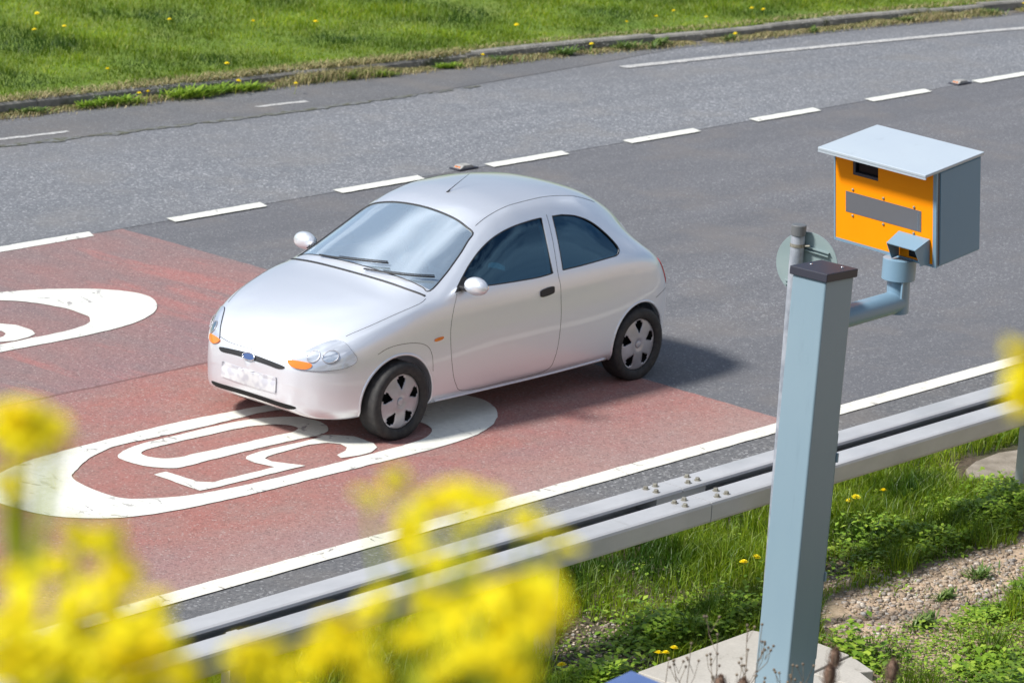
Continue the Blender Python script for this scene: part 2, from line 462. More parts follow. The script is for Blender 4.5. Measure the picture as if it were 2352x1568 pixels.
# speed roundels: flattened ellipse with 50 inside
OUT = [(12.80, 15.14), (12.93, 15.33), (13.20, 15.48), (13.53, 15.567), (14.11, 15.605), (14.81, 15.625), (15.52, 15.57), (15.98, 15.50), (16.42, 15.33), (16.73, 15.085), (16.85, 14.80), (16.68, 14.485), (16.30, 14.26), (15.78, 14.18), (14.84, 14.19), (13.85, 14.215), (13.23, 14.317), (12.90, 14.56), (12.79, 14.86)]
INN = [(13.444, 15.09), (13.63, 15.26), (13.806, 15.363), (13.983, 15.432), (14.15, 15.468), (14.481, 15.459), (14.82, 15.45), (15.18, 15.453), (15.431, 15.451), (15.78, 15.36), (15.98, 15.18), (16.09, 14.92), (16.1, 14.7), (16.04, 14.5), (15.78, 14.365), (15.16, 14.345), (14.38, 14.35), (13.85, 14.405), (13.51, 14.54), (13.4, 14.7)]
def cm2(P): return [(p.x, p.y) for p in catmull([(a, b, 0) for a, b in P], 8, True)]
FIVE = [(13.902, 14.865), (14.008, 14.862), (14.016, 14.596), (14.085, 14.526), (14.609, 14.52), (14.576, 14.664), (14.59, 14.76), (14.635, 14.796), (14.765, 14.822), (15.09, 14.81), (15.346, 14.812), (15.27, 14.866), (15.414, 14.807), (15.502, 14.69), (15.495, 14.505), (15.443, 14.419), (15.341, 14.376), (15.212, 14.369), (15.092, 14.4), (15.115, 14.468), (15.221, 14.497), (15.283, 14.542), (15.306, 14.619), (15.261, 14.696), (15.138, 14.735), (14.933, 14.731), (14.739, 14.713), (14.693, 14.688), (14.683, 14.616), (14.731, 14.526), (14.789, 14.421), (14.444, 14.433), (14.066, 14.434), (13.895, 14.451)]
ZO = cm2([(13.98, 15.283), (14.079, 15.353), (14.218, 15.394), (14.369, 15.411), (14.607, 15.408), (14.961, 15.412), (15.209, 15.391), (15.415, 15.322), (15.535, 15.22), (15.567, 15.068), (15.502, 14.927), (15.379, 14.855), (15.147, 14.868), (14.804, 14.88), (14.456, 14.88), (14.209, 14.872), (14.093, 14.892), (13.996, 15.004), (13.957, 15.162)])
ZI = cm2([(14.164, 15.261), (14.3, 15.299), (14.588, 15.294), (15.017, 15.284), (15.233, 15.229), (15.337, 15.15), (15.345, 15.052), (15.251, 15.009), (15.078, 15.016), (14.764, 15.021), (14.43, 15.035), (14.266, 15.042), (14.175, 15.09), (14.135, 15.175)])
def roundel(dx, dy, label):
    t = empty('speed_roundel', (15+dx, 14.9+dy, 0), label, 'road marking', 'speed limit roundels painted on the road')
    sh = lambda P: [(x+dx, y+dy) for x, y in P]
    for nm, ol, hl in (('ring', cm2(OUT), [cm2(INN)]), ('digit', FIVE, []), ('digit', ZO, [ZI])):
        o = flat_poly(nm, densify(sh(ol), .04), .012, M['paint'], holes=[densify(sh(h), .04) for h in hl], jitter=.006)
        o.parent = t; o.matrix_parent_inverse = Matrix.Translation((-15-dx, -14.9-dy, 0))
roundel(0, 0, 'white painted 50 roundel partly under the front wheel of the car')
roundel(.08, 3.46, 'white painted 50 roundel on the duller red lane, cut by the left frame edge')

# kerb stones, gutter dirt, far lawn
def curve_pts(x0, x1, step):
    n = int((x1-x0)/step)+1
    return [(x, float(kerb_y(x))) for x in np.linspace(x0, x1, n)]
mb = MB()
st = curve_pts(-58, 120, .915)
for (xa, ya), (xb, yb) in zip(st[:-1], st[1:]):
    dx, dy = xb-xa, yb-ya; L_ = math.hypot(dx, dy); nx, ny = -dy/L_, dx/L_; tx, ty = dx/L_, dy/L_
    hz = .108 + random.uniform(-.012, .012); off = random.uniform(-.01, .01)
    a = (xa+nx*off+tx*.004, ya+ny*off+ty*.004); b = (xb+nx*off-tx*.004, yb+ny*off-ty*.004)
    q = [(a[0], a[1], -.1), (b[0], b[1], -.1), (b[0], b[1], hz-.02), (a[0], a[1], hz-.02), (a[0]+nx*.02, a[1]+ny*.02, hz), (b[0]+nx*.02, b[1]+ny*.02, hz), (b[0]+nx*.13, b[1]+ny*.13, hz), (a[0]+nx*.13, a[1]+ny*.13, hz), (b[0]+nx*.13, b[1]+ny*.13, -.1), (a[0]+nx*.13, a[1]+ny*.13, -.1)]
    mb.add(q, [(0, 1, 2, 3), (3, 2, 5, 4), (4, 5, 6, 7), (7, 6, 8, 9), (1, 8, 6, 5, 2), (0, 3, 4, 7, 9)])
link_mesh('kerb', mb.mesh('kerb'), M['kerb'])['kind'] = 'structure'
gut = strip('gutter', -58, 120, lambda x: kerb_y(x) - .17 - .11*noise.noise(Vector((x*.8, 0, 0))) - .05*noise.noise(Vector((x*5, 3, 0))), lambda x: kerb_y(x)+.01, .010, M['dirt'], 1500); gut['kind'] = 'structure'
sh_lo = lambda x: min(float(kerb_y(x))-.10, float(np.interp(x, [14, 18, 20, 22.8, 25, 27.5, 29.5], [23.3, 23.2, 22.98, 22.78, 22.76, 22.92, 23.1]))) if x < 29.5 else float(kerb_y(x))-.25
M['smooth_channel'] = asphalt('smooth_channel', (.085, .086, .09), (.135, .136, .142), (.20, .20, .205), 90)
strip('road_shoulder', -40, 60, sh_lo, lambda x: kerb_y(x)+.02, .0065, M['smooth_channel'], 500)['kind'] = 'structure'
ml = []
for x in np.linspace(18.5, 25.6, 160):
    ml.append((x, float(np.interp(x, [18, 20, 22.8, 25, 27.5], [23.2, 22.98, 22.78, 22.72, 22.75])), .038*min(1, (25.8-x)/2)+.05*noise.noise(Vector((x*3, 0, 9)))+.02*noise.noise(Vector((x*11, 0, 9)))))
ol = [(a, b + c) for a, b, c in ml] + [(a, b-c) for a, b, c in reversed(ml)]
o = flat_poly('moss_line', ol, .009, M['moss_line'], jitter=.035); o['kind'] = 'stuff'

def lawn_z(x, y):
    d = y - float(kerb_y(x))
    return .105 + .05*min(1, d/4) + .10*max(0, min(1, (d-6)/20)) + .02*noise.noise(Vector((x*.5, y*.5, 4)))
nx_, ny_ = 120, 60
xs = np.concatenate([np.linspace(-60, 14, 20), np.linspace(15, 60, 80), np.linspace(62, 140, 20)])
ds = np.concatenate([np.linspace(.12, 12, 40), np.linspace(13, 150, 20)])
vs = [(x, float(kerb_y(x))+dd, lawn_z(x, float(kerb_y(x))+dd)) for x in xs for dd in ds]
fs = [(i*60+j, (i+1)*60+j, (i+1)*60+j+1, i*60+j+1) for i in range(len(xs)-1) for j in range(59)]
link_mesh('grass_bank', MB().add(vs, fs).mesh('grass_bank'), M['lawn_soil'], smooth=True)['kind'] = 'structure'
# near verge
xs = np.concatenate([np.linspace(-40, 10, 30), np.linspace(10.2, 20.5, 150), np.linspace(21, 90, 30)])
ys = np.concatenate([np.linspace(-12, 8, 30), np.linspace(8.15, 12.36, 72)])
vs = [(x, y, verge_z(x, y)) for x in xs for y in ys]
m_ = len(ys)
fs = [(i*m_+j, (i+1)*m_+j, (i+1)*m_+j+1, i*m_+j+1) for i in range(len(xs)-1) for j in range(m_-1)]
link_mesh('verge', MB().add(vs, fs).mesh('verge'), M['soil'], smooth=True)['kind'] = 'structure'
# ================================================================ THE CAR
def glassm(name, tint, refl, rough=.02, gc=(.92, .97, 1), sky_sheen=0):
    m = bpy.data.materials.new(name); m.use_nodes = True; nt = m.node_tree; nt.nodes.clear()
    o = nt.nodes.new('ShaderNodeOutputMaterial'); t = nt.nodes.new('ShaderNodeBsdfTransparent'); t.inputs[0].default_value = (*tint, 1)
    g = nt.nodes.new('ShaderNodeBsdfGlossy'); g.inputs['Roughness'].default_value = rough; g.inputs[0].default_value = (*gc, 1)
    lw = nt.nodes.new('ShaderNodeFresnel'); lw.inputs[0].default_value = 1.5
    mr = nt.nodes.new('ShaderNodeMapRange'); mr.inputs[1].default_value = 0; mr.inputs[2].default_value = .35; mr.inputs[3].default_value = refl; mr.inputs[4].default_value = min(1, refl+.5)
    x = nt.nodes.new('ShaderNodeMixShader'); nt.links.new(lw.outputs[0], mr.inputs[0]); nt.links.new(mr.outputs[0], x.inputs[0])
    nt.links.new(t.outputs[0], x.inputs[1]); nt.links.new(g.outputs[0], x.inputs[2]); nt.links.new(x.outputs[0], o.inputs[0])
    if sky_sheen:      # pale blue sky sheen painted on as a diffuse layer
        df = nt.nodes.new('ShaderNodeBsdfDiffuse'); df.inputs[0].default_value = (.62, .78, .92, 1)
        x2 = nt.nodes.new('ShaderNodeMixShader'); x2.inputs[0].default_value = sky_sheen
        nt.links.new(x.outputs[0], x2.inputs[1]); nt.links.new(df.outputs[0], x2.inputs[2]); nt.links.new(x2.outputs[0], o.inputs[0])
    return m
M['silver'] = mat('silver_paint', (.86, .89, .94), .40, metal=.64, coat=1, noise_s=900, noise_c=(.81, .84, .89), lo=.3, hi=.7)
M['wind_glass'] = glassm('windscreen_glass', (.42, .62, .72), .55, rough=.10, sky_sheen=.20)
M['side_glass'] = glassm('side_glass', (.02, .12, .19), .06, gc=(.45, .78, 1))
M['lamp_glass'] = mat('headlamp_glass', (.62, .66, .72), .08, metal=.35, coat=1, noise_s=5, noise_c=(.48, .52, .60), lo=.4, hi=.6)
M['amber'] = mat('amber_lens', (.85, .22, .02), .15, coat=1)
M['redlens'] = mat('red_lens', (.5, .02, .02), .15, coat=1)
M['black_plastic'] = mat('black_plastic', (.018, .018, .02), .5)
M['rubber'] = mat('tyre_rubber', (.022, .022, .023), .75, noise_s=30, noise_c=(.04, .038, .036))
M['dark_in'] = mat('well_black', (.008, .008, .008), .9)
M['hubcap'] = mat('wheel_trim', (.50, .50, .54), .32, metal=.4, coat=.3, noise_s=8, noise_c=(.38, .37, .38), lo=.4, hi=.7)
M['seat'] = mat('seat_fabric', (.07, .075, .09), .9, noise_s=60, noise_c=(.11, .115, .13))
M['dash'] = mat('dash_plastic', (.06, .065, .07), .6)
M['chrome'] = mat('chrome', (.8, .8, .8), .12, metal=1)
M['badge'] = mat('badge_blue', (.05, .09, .22), .25, coat=1)
M['plate'] = mat('number_plate', (.60, .60, .61), .4, noise_s=22, noise_c=(.46, .46, .50), lo=.40, hi=.62, detail=0)

CARX, CARY = 15.02, 15.205
#        x    W    zb   zD    wE    zE    wF    zF    wG    zG    wH    zH    zc
TAB = [(0.00, .05, .36, .42, .045, .46, .04, .475, .03, .485, .015, .49, .49),
       (0.02, .30, .27, .40, .275, .475, .24, .505, .18, .525, .09, .535, .538),
       (0.07, .43, .21, .40, .415, .50, .38, .55, .30, .58, .15, .60, .603),
       (0.16, .545, .175, .40, .535, .53, .50, .60, .41, .645, .21, .672, .678),
       (0.30, .635, .165, .42, .63, .565, .60, .655, .51, .71, .27, .748, .757),
       (0.48, .69, .17, .44, .685, .60, .655, .715, .57, .775, .31, .815, .828),
       (0.68, .718, .17, .46, .712, .63, .685, .765, .61, .83, .345, .872, .888),
       (0.88, .730, .17, .47, .722, .65, .698, .81, .635, .875, .37, .925, .945),
       (1.00, .735, .17, .47, .727, .66, .702, .835, .632, .90, .38, .975, 1.00),
       (1.20, .74, .17, .47, .732, .67, .705, .865, .61, .985, .375, 1.085, 1.11),
       (1.40, .742, .17, .47, .735, .68, .706, .88, .585, 1.085, .365, 1.185, 1.215),
       (1.60, .743, .17, .47, .737, .68, .707, .89, .56, 1.18, .355, 1.285, 1.315),
       (1.75, .743, .17, .47, .737, .685, .707, .892, .545, 1.235, .35, 1.335, 1.360),
       (2.00, .743, .17, .47, .737, .69, .707, .895, .53, 1.285, .345, 1.375, 1.400),
       (2.30, .743, .17, .47, .737, .69, .707, .90, .525, 1.295, .34, 1.385, 1.410),
       (2.60, .743, .17, .47, .737, .70, .705, .91, .52, 1.265, .335, 1.365, 1.392),
       (2.85, .741, .175, .47, .735, .71, .698, .92, .51, 1.195, .33, 1.31, 1.340),
       (3.05, .735, .18, .47, .728, .71, .683, .915, .495, 1.11, .32, 1.225, 1.258),
       (3.22, .722, .20, .47, .712, .70, .66, .89, .475, 1.01, .31, 1.12, 1.152),
       (3.36, .70, .22, .47, .688, .68, .625, .845, .45, .915, .30, 1.00, 1.035),
       (3.47, .66, .235, .47, .645, .65, .575, .785, .42, .84, .28, .90, .925),
       (3.56, .585, .25, .47, .565, .61, .50, .71, .36, .755, .24, .79, .80),
       (3.62, .46, .28, .47, .44, .56, .39, .63, .29, .655, .18, .67, .675),
       (3.65, .25, .33, .47, .235, .52, .20, .56, .15, .575, .08, .58, .58)]
TA = np.array(TAB)
def pchip(x, y, xi):
    h = np.diff(x); dlt = np.diff(y)/h; m = np.zeros(len(x))
    for i in range(1, len(x)-1):
        if dlt[i-1]*dlt[i] > 0:
            w1 = 2*h[i]+h[i-1]; w2 = h[i]+2*h[i-1]; m[i] = (w1+w2)/(w1/dlt[i-1]+w2/dlt[i])
    m[0] = dlt[0]; m[-1] = dlt[-1]
    k = np.clip(np.searchsorted(x, xi)-1, 0, len(x)-2); t = (xi-x[k])/h[k]
    return (2*t**3-3*t**2+1)*y[k] + (t**3-2*t**2+t)*h[k]*m[k] + (-2*t**3+3*t**2)*y[k+1] + (t**3-t**2)*h[k]*m[k+1]
def section(x, inset=0):
    c = [float(pchip(TA[:, 0], TA[:, k], x)) for k in range(1, 13)]
    W, zb, zD, wE, zE, wF, zF, wG, zG, wH, zH, zc = c
    i = inset
    lo = .30 if i else zb
    P = [(0, lo), (W*.55-i, lo), (W*.88-i, lo+(.0 if i else .004)), (W*.972-i, lo+.045), (W-.004-i, lo+.13), (W-i, zD), (wE-i, zE), (wF-i, zF), (wG-i*.9, zG-i*.5), (wH-i*.3, zH-i), (0, zc-i)]
    h = catmull([(-P[1][0], P[1][1], 0)] + [(a, b, 0) for a, b in P] + [(-P[-2][0], P[-2][1], 0)], 6)[6:-6]
    return [(p.x, p.y) for p in h]
def shell(x0, x1, n, inset=0, ease=True):
    mb = MB(); rings = []
    for k in range(n+1):
        t = k/n
        if ease: t = .5 - .5*math.cos(math.pi*t)
        x = x0 + (x1-x0)*t
        s_ = section(x, inset)
        ring = [(x, -a, b) for a, b in s_] + [(x, a, b) for a, b in reversed(s_[1:-1])]
        rings.append(ring)
    m = len(rings[0]); vs = [p for r in rings for p in r]
    fs = []
    for i in range(n):
        for j in range(m): fs.append((i*m+j, i*m+(j+1) % m, (i+1)*m+(j+1) % m, (i+1)*m+j))
    c0 = len(vs); vs.append((x0-(.006 if not inset else 0), 0, sum(p[2] for p in rings[0])/m)); c1 = len(vs); vs.append((x1+(.004 if not inset else 0), 0, sum(p[2] for p in rings[-1])/m))
    for j in range(m): fs.append((c0, (j+1) % m, j)); fs.append((c1, n*m+j, n*m+(j+1) % m))
    mb.add(vs, fs); me = mb.mesh('shell')
    bm = bmesh.new(); bm.from_mesh(me); bmesh.ops.recalc_face_normals(bm, faces=bm.faces); bm.to_mesh(me); bm.free()
    return me
full = shell(0, 3.65, 150)
_bm = bmesh.new(); _bm.from_mesh(full); BV = BVHTree.FromBMesh(_bm)
def ray(o, d):
    h = BV.ray_cast(Vector(o), Vector(d).normalized())
    return (h[0], h[1]) if h[0] is not None else None
def temp(me):
    o = bpy.data.objects.new('t', me); COL.objects.link(o); return o
def boolean(base, cutters, op='DIFFERENCE'):
    for c in cutters:
        md = base.modifiers.new('b', 'BOOLEAN'); md.operation = op; md.object = c; md.solver = 'EXACT'
    dg = bpy.context.evaluated_depsgraph_get(); dg.update()
    me = bpy.data.meshes.new_from_object(base.evaluated_get(dg))
    base.modifiers.clear()
    for c in cutters:
        bpy.data.objects.remove(c)
    return me
def rounded(pts, n=6): return [(p.x, p.y) for p in catmull([(a, b, 0) for a, b in pts], n, True)]
# window outlines on the side (x, z)
def smooth_open(pts, n=6): return [(p.x, p.y) for p in catmull([(a, b, 0) for a, b in pts], n)]
WF = smooth_open([(1.235, .935), (1.32, .995), (1.42, 1.062), (1.55, 1.135), (1.70, 1.195), (1.88, 1.235), (2.06, 1.252), (2.19, 1.257)]) + smooth_open([(2.165, .905), (2.0, .898), (1.7, .905), (1.45, .915), (1.26, .925)])
WQ = smooth_open([(2.27, .912), (2.285, 1.08), (2.30, 1.255)]) + smooth_open([(2.40, 1.252), (2.55, 1.225), (2.70, 1.165), (2.82, 1.075), (2.895, .985), (2.885, .945), (2.84, .93)])[0:] + smooth_open([(2.7, .925), (2.45, .915)])
def prism_y(ol, y0, y1):
    mb = MB(); n = len(ol)
    vs = [(x, y0, z) for x, z in ol] + [(x, y1, z) for x, z in ol]
    mb.add(vs, [tuple(range(n)), tuple(reversed(range(n, 2*n)))] + [(i, n+i, n+(i+1) % n, (i+1) % n) for i in range(n)])
    me = mb.mesh('c'); bm = bmesh.new(); bm.from_mesh(me); bmesh.ops.recalc_face_normals(bm, faces=bm.faces); bm.to_mesh(me); bm.free()
    return me
def prism_x(ol, x0, x1):
    mb = MB(); n = len(ol)
    vs = [(x0, y, z) for y, z in ol] + [(x1, y, z) for y, z in ol]
    mb.add(vs, [tuple(range(n)), tuple(reversed(range(n, 2*n)))] + [(i, n+i, n+(i+1) % n, (i+1) % n) for i in range(n)])
    me = mb.mesh('c'); bm = bmesh.new(); bm.from_mesh(me); bmesh.ops.recalc_face_normals(bm, faces=bm.faces); bm.to_mesh(me); bm.free()
    return me
WS = smooth_open([(-.605, .925), (-.48, .960), (-.30, .982), (0, .992), (.30, .982), (.48, .960), (.605, .925)]) + smooth_open([(.585, 1.00), (.54, 1.12), (.490, 1.225)]) + smooth_open([(.46, 1.243), (.28, 1.292), (0, 1.312), (-.28, 1.292), (-.46, 1.243)]) + smooth_open([(-.490, 1.225), (-.54, 1.12), (-.585, 1.00)])
RW = smooth_open([(-.40, .99), (0, .97), (.40, .99)]) + smooth_open([(.42, 1.08), (.36, 1.19)]) + smooth_open([(.2, 1.235), (0, 1.245), (-.2, 1.235)]) + smooth_open([(-.36, 1.19), (-.42, 1.08)])
def cylm(x, z, r, y0, y1, n=48):
    ol = [(x+r*math.cos(2*math.pi*k/n), z+r*math.sin(2*math.pi*k/n)) for k in range(n)]
    return prism_y(ol, y0, y1)
FX, RX, WZ = .68, 3.108, .262
cut = []
for s in (-1, 1):
    a, b = (.46*s, 1.0*s) if s > 0 else (-1.0, -.46)
    cut += [temp(cylm(FX, .27, .300, a, b)), temp(cylm(RX+.005, .27, .298, a, b))]
    a, b = (.40, 1.0) if s > 0 else (-1.0, -.40)
    cut += [temp(prism_y(WF, a, b)), temp(prism_y(WQ, a, b))]
cut.append(temp(prism_x(WS, .80, 2.1)))
cut.append(temp(prism_x(RW, 2.75, 3.9)))
b0 = temp(full.copy())
cav = temp(shell(1.02, 3.38, 60, .045, False))
bodym = boolean(b0, [cav] + cut)
bpy.data.objects.remove(b0)
car = empty('car', (CARX, CARY, 0), 'small silver three-door hatchback driving over the red road surfacing', 'car')
bm = bmesh.new(); bm.from_mesh(bodym)
for f in bm.faces: f.smooth = True
for e in bm.edges:
    if len(e.link_faces) == 2 and e.calc_face_angle(0) > .55: e.smooth = False
bm.to_mesh(bodym); bm.free()
bodym.materials.clear()
body = link_mesh('body', bodym, M['silver'], car)

def patch(name, ol, axis, off, m, parent, res=.03, thick=.004, tint=None):
    """surface following the body inside an outline; axis 'x+' looks along +x from the front, 'x-' from behind, 'y+'/'y-' from a side"""
    lp = [(a, b) for a, b in densify([Vector(p) for p in ol], res)]
    lp = [(v[0], v[1]) for v in lp]
    vs = [Vector(p) for p in lp]; n = len(vs); es = [(i, (i+1) % n) for i in range(n)]
    us = [p[0] for p in lp]; ws = [p[1] for p in lp]
    def inside(p):
        c = False; j = n-1
        for i in range(n):
            a, b = lp[i], lp[j]
            if (a[1] > p[1]) != (b[1] > p[1]) and p[0] < (b[0]-a[0])*(p[1]-a[1])/(b[1]-a[1])+a[0]: c = not c
            j = i
        return c
    u = min(us)
    while u < max(us):
        v = min(ws)
        while v < max(ws):
            if inside((u, v)): vs.append(Vector((u+random.uniform(-.001, .001), v)))
            v += res
        u += res
    V, _, F, *_r = geometry.delaunay_2d_cdt(vs, es, [], 0, 1e-6)
    P = []
    for q in V:
        if axis == 'x+': h = ray((-1, q.x, q.y), (1, 0, 0))
        elif axis == 'x-': h = ray((5, q.x, q.y), (-1, 0, 0))
        elif axis == 'y+': h = ray((q.x, -2, q.y), (0, 1, 0))
        elif axis == 'z-': h = ray((q.x, q.y, 3), (0, 0, -1))
        else: h = ray((q.x, 2, q.y), (0, -1, 0))
        P.append((h[0], h[1]) if h else None)
    fs = []
    for f in F:
        if any(P[i] is None for i in f): continue
        c = sum((V[i] for i in f), Vector((0, 0)))/len(f)
        if inside(c): fs.append(f)
    k = len(P); top = [(p[0]+p[1]*off) if p else Vector((0, 0, 0)) for p in P]; bot = [(p[0]+p[1]*(off-thick)) if p else Vector((0, 0, 0)) for p in P]
    me = bpy.data.meshes.new(name)
    if thick:
        edges = {}
        for f in fs:
            for i in range(len(f)):
                e = (f[i], f[(i+1) % len(f)]); edges[e] = edges.get(e, 0)+1
        rim = [e for e in edges if (e[1], e[0]) not in edges]
        me.from_pydata([tuple(v) for v in top+bot], [], [tuple(f) for f in fs] + [tuple(i+k for i in reversed(f)) for f in fs] + [(b, a, a+k, b+k) for a, b in rim])
    else: me.from_pydata([tuple(v) for v in top], [], [tuple(f) for f in fs])
    bm = bmesh.new(); bm.from_mesh(me); bmesh.ops.delete(bm, geom=[v for v in bm.verts if not v.link_faces], context='VERTS'); bmesh.ops.recalc_face_normals(bm, faces=bm.faces)
    for f in bm.faces: f.smooth = True
    for e in bm.edges:
        if len(e.link_faces) == 2 and e.calc_face_angle(0) > .7: e.smooth = False
    bm.to_mesh(me); bm.free()
    return link_mesh(name, me, m, parent)
def seam(name, pts, axis, r, m, parent, off=0, closed=False, n=10):
    c = catmull([(a, b, 0) for a, b in pts], n, closed)
    if closed: c.append(c[0])
    P = []
    for q in c:
        h = ray((-1, q.x, q.y), (1, 0, 0)) if axis == 'x+' else ray((q.x, -2, q.y), (0, 1, 0)) if axis == 'y+' else ray((q.x, 2, q.y), (0, -1, 0)) if axis == 'y-' else ray((q.x, q.y, 3), (0, 0, -1)) if axis == 'z-' else ray((5, q.x, q.y), (-1, 0, 0))
        if h: P.append(h[0]+h[1]*off)
    return MB().tube(P, r, 6).build(name, m, parent, True)
def ins(ol, d):
    cx = sum(p[0] for p in ol)/len(ol); cy = sum(p[1] for p in ol)/len(ol)
    return [(cx+(x-cx)*d, cy+(y-cy)*d) for x, y in ol]
patch('windscreen', ins(WS, 1.004), 'x+', -.006, M['wind_glass'], car, .05, 0)
patch('rear_window', ins(RW, 1.004), 'x-', -.006, M['side_glass'], car, .05, 0)
for ax in ('y+', 'y-'):
    patch('side_window', ins(WF, 1.004), ax, -.008, M['side_glass'], car, .05, 0)
    patch('quarter_window', ins(WQ, 1.004), ax, -.008, M['side_glass'], car, .05, 0)
    seam('window_seal', WF, ax, .005, M['black_plastic'], car, -.002, True, 1)
    seam('window_seal', WQ, ax, .005, M['black_plastic'], car, -.002, True, 1)
    # door: shut line and handle
    dr = [(1.215, .90), (1.16, .80), (1.13, .65), (1.15, .45), (1.20, .30), (1.30, .232), (1.70, .225), (2.10, .232), (2.20, .32), (2.235, .55), (2.225, .80), (2.215, .90), (2.235, 1.10), (2.25, 1.272)]
    seam('door_seam', dr, ax, .0020, M['black_plastic'], car, -.0005, False, 8)
    patch('door_handle', rounded([(2.03, .765), (2.14, .775), (2.155, .80), (2.14, .822), (2.03, .812), (2.015, .79)]), ax, .008, M['black_plastic'], car, .02, .012)
    patch('side_repeater', rounded([(.985, .618), (1.05, .624), (1.055, .642), (.99, .636)]), ax, .006, M['amber'], car, .015, .01)
    seam('sill_trim', [(1.03, .205), (1.6, .2), (2.2, .2), (2.76, .215)], ax, .006, M['chrome'] if False else M['silver'], car, .004)
    seam('bumper_seam', [(.49, .60), (.56, .628), (.66, .642), (.80, .635), (.91, .60), (.96, .53), (.975, .42)], ax, .0020, M['black_plastic'], car, -.0005)
    sg = 1 if ax == 'y-' else -1
    seam('wheel_arch_lip', [(FX+.305*math.cos(a), .27+.305*math.sin(a)) for a in np.linspace(-.25, math.pi+.25, 20)], ax, .010, M['silver'], car, -.003)
    seam('wheel_arch_lip', [(RX+.005+.303*math.cos(a), .27+.303*math.sin(a)) for a in np.linspace(-.25, math.pi+.25, 20)], ax, .010, M['silver'], car, -.003)
    seam('rear_bumper_seam', [(3.30, .57), (3.42, .60), (3.52, .60)], ax, .0020, M['black_plastic'], car, -.0005)
    # headlamp and indicator
    HL = [(.33, .548), (.375, .60), (.44, .655), (.51, .69), (.575, .68), (.625, .63), (.645, .575), (.62, .535), (.54, .512), (.44, .507), (.37, .515)]
    IN = [(.315, .548), (.37, .556), (.455, .553), (.47, .534), (.44, .513), (.38, .512), (.335, .525)]
    h = patch('headlight', rounded([(y*sg, z) for y, z in HL], 4), 'x+', .007, M['lamp_glass'], car, .03, .012)
    patch('indicator', rounded([(y*sg, z) for y, z in IN], 4), 'x+', .012, M['amber'], h, .02, .008)
    for q in ((.46, .592, .034), (.545, .60, .036)):
        cpts = [(q[0]*sg+q[2]*math.cos(a), q[1]+q[2]*math.sin(a)) for a in np.linspace(0, 2*math.pi, 14, endpoint=False)]
        patch('lamp', cpts, 'x+', .010, M['chrome'], h, .012, .004); seam('lamp_rim', cpts, 'x+', .003, M['hubcap'], h, .010, True, 2)
    seam('headlight_seal', [(y*sg, z) for y, z in HL], 'x+', .0035, M['black_plastic'], h, .002, True, 4)
    tl = [(.52, .62), (.60, .62), (.61, .72), (.565, .80), (.53, .76)]
    patch('tail_light', rounded([(y*sg, z) for y, z in tl], 4), 'x-', .007, M['redlens'], car, .03, .012)
# front end: grille slit, badge, plate, intake, bonnet seam
GR = [(-.30, .508), (-.20, .522), (-.08, .530), (0, .532), (.08, .530), (.20, .522), (.30, .508), (.27, .486), (.15, .494), (0, .498), (-.15, .494), (-.27, .486)]
patch('grille', rounded(GR, 4), 'x+', .004, M['black_plastic'], car, .02, .01)
BD = [(.055*math.cos(a), .512+.021*math.sin(a)) for a in np.linspace(0, 2*math.pi, 20, endpoint=False)]
b_ = patch('badge', BD, 'x+', .012, M['badge'], car, .01, .01)
seam('badge_rim', BD[::2], 'x+', .004, M['chrome'], b_, .012, True, 3)
patch('number_plate', [(-.25, .325), (.25, .325), (.25, .425), (-.25, .425)], 'x+', .010, M['plate'], car, .03, .012)
patch('lower_intake', rounded([(-.36, .262), (0, .272), (.36, .262), (.34, .232), (0, .238), (-.34, .232)], 4), 'x+', .003, M['dark_in'], car, .02, .01)
seam('bonnet_seam', [(-.33, .565), (-.20, .556), (0, .558), (.20, .556), (.33, .565)], 'x+', .0025, M['black_plastic'], car, -.001)
for s in (-1, 1):
    seam('bonnet_seam', [(.33, s*.545), (.5, s*.60), (.7, s*.635), (.88, s*.655), (.97, s*.64)], 'z-', .0025, M['black_plastic'], car, -.001)
seam('cowl_trim', [(.985, -.62), (.94, -.48), (.915, -.25), (.905, 0), (.915, .25), (.94, .48), (.985, .62)], 'z-', .011, M['black_plastic'], car, -.004)
seam('windscreen_seal', [(y, z) for i, (y, z) in enumerate(WS) if i % 3 == 0], 'x+', .007, M['black_plastic'], car, -.004, True, 4)
def on_ws(y, z, o=.02):
    h = ray((-1, y, z), (1, 0, 0)); return h[0]+h[1]*o
for y0, y1, z1 in ((.35, -.22, 1.02), (-.10, -.56, .985)):
    wp = MB(); a = on_ws(y0, .975, .02); c = on_ws(y1, z1, .02)
    pts = [on_ws(y0+(y1-y0)*t, .972+(z1-.972)*t, .018) for t in np.linspace(0, 1, 7)]
    wp.tube(pts, .006, 6); wp.tube([p+Vector((-.004, 0, .012)) for p in pts[2:]], .0035, 5)
    wp.build('wiper', M['black_plastic'], car, True)
# roof aerial and gutters
MB().tube([(1.83, 0, 1.375), (1.87, 0, 1.398), (2.05, .0, 1.48)], [.008, .003, .0012], 6).build('aerial', M['black_plastic'], car, True)
for s in (-1, 1):
    seam('roof_gutter', [(1.62, s*.462), (1.85, s*.447), (2.2, s*.44), (2.6, s*.43), (2.9, s*.42)], 'z-', .003, M['black_plastic'], car, -.001)
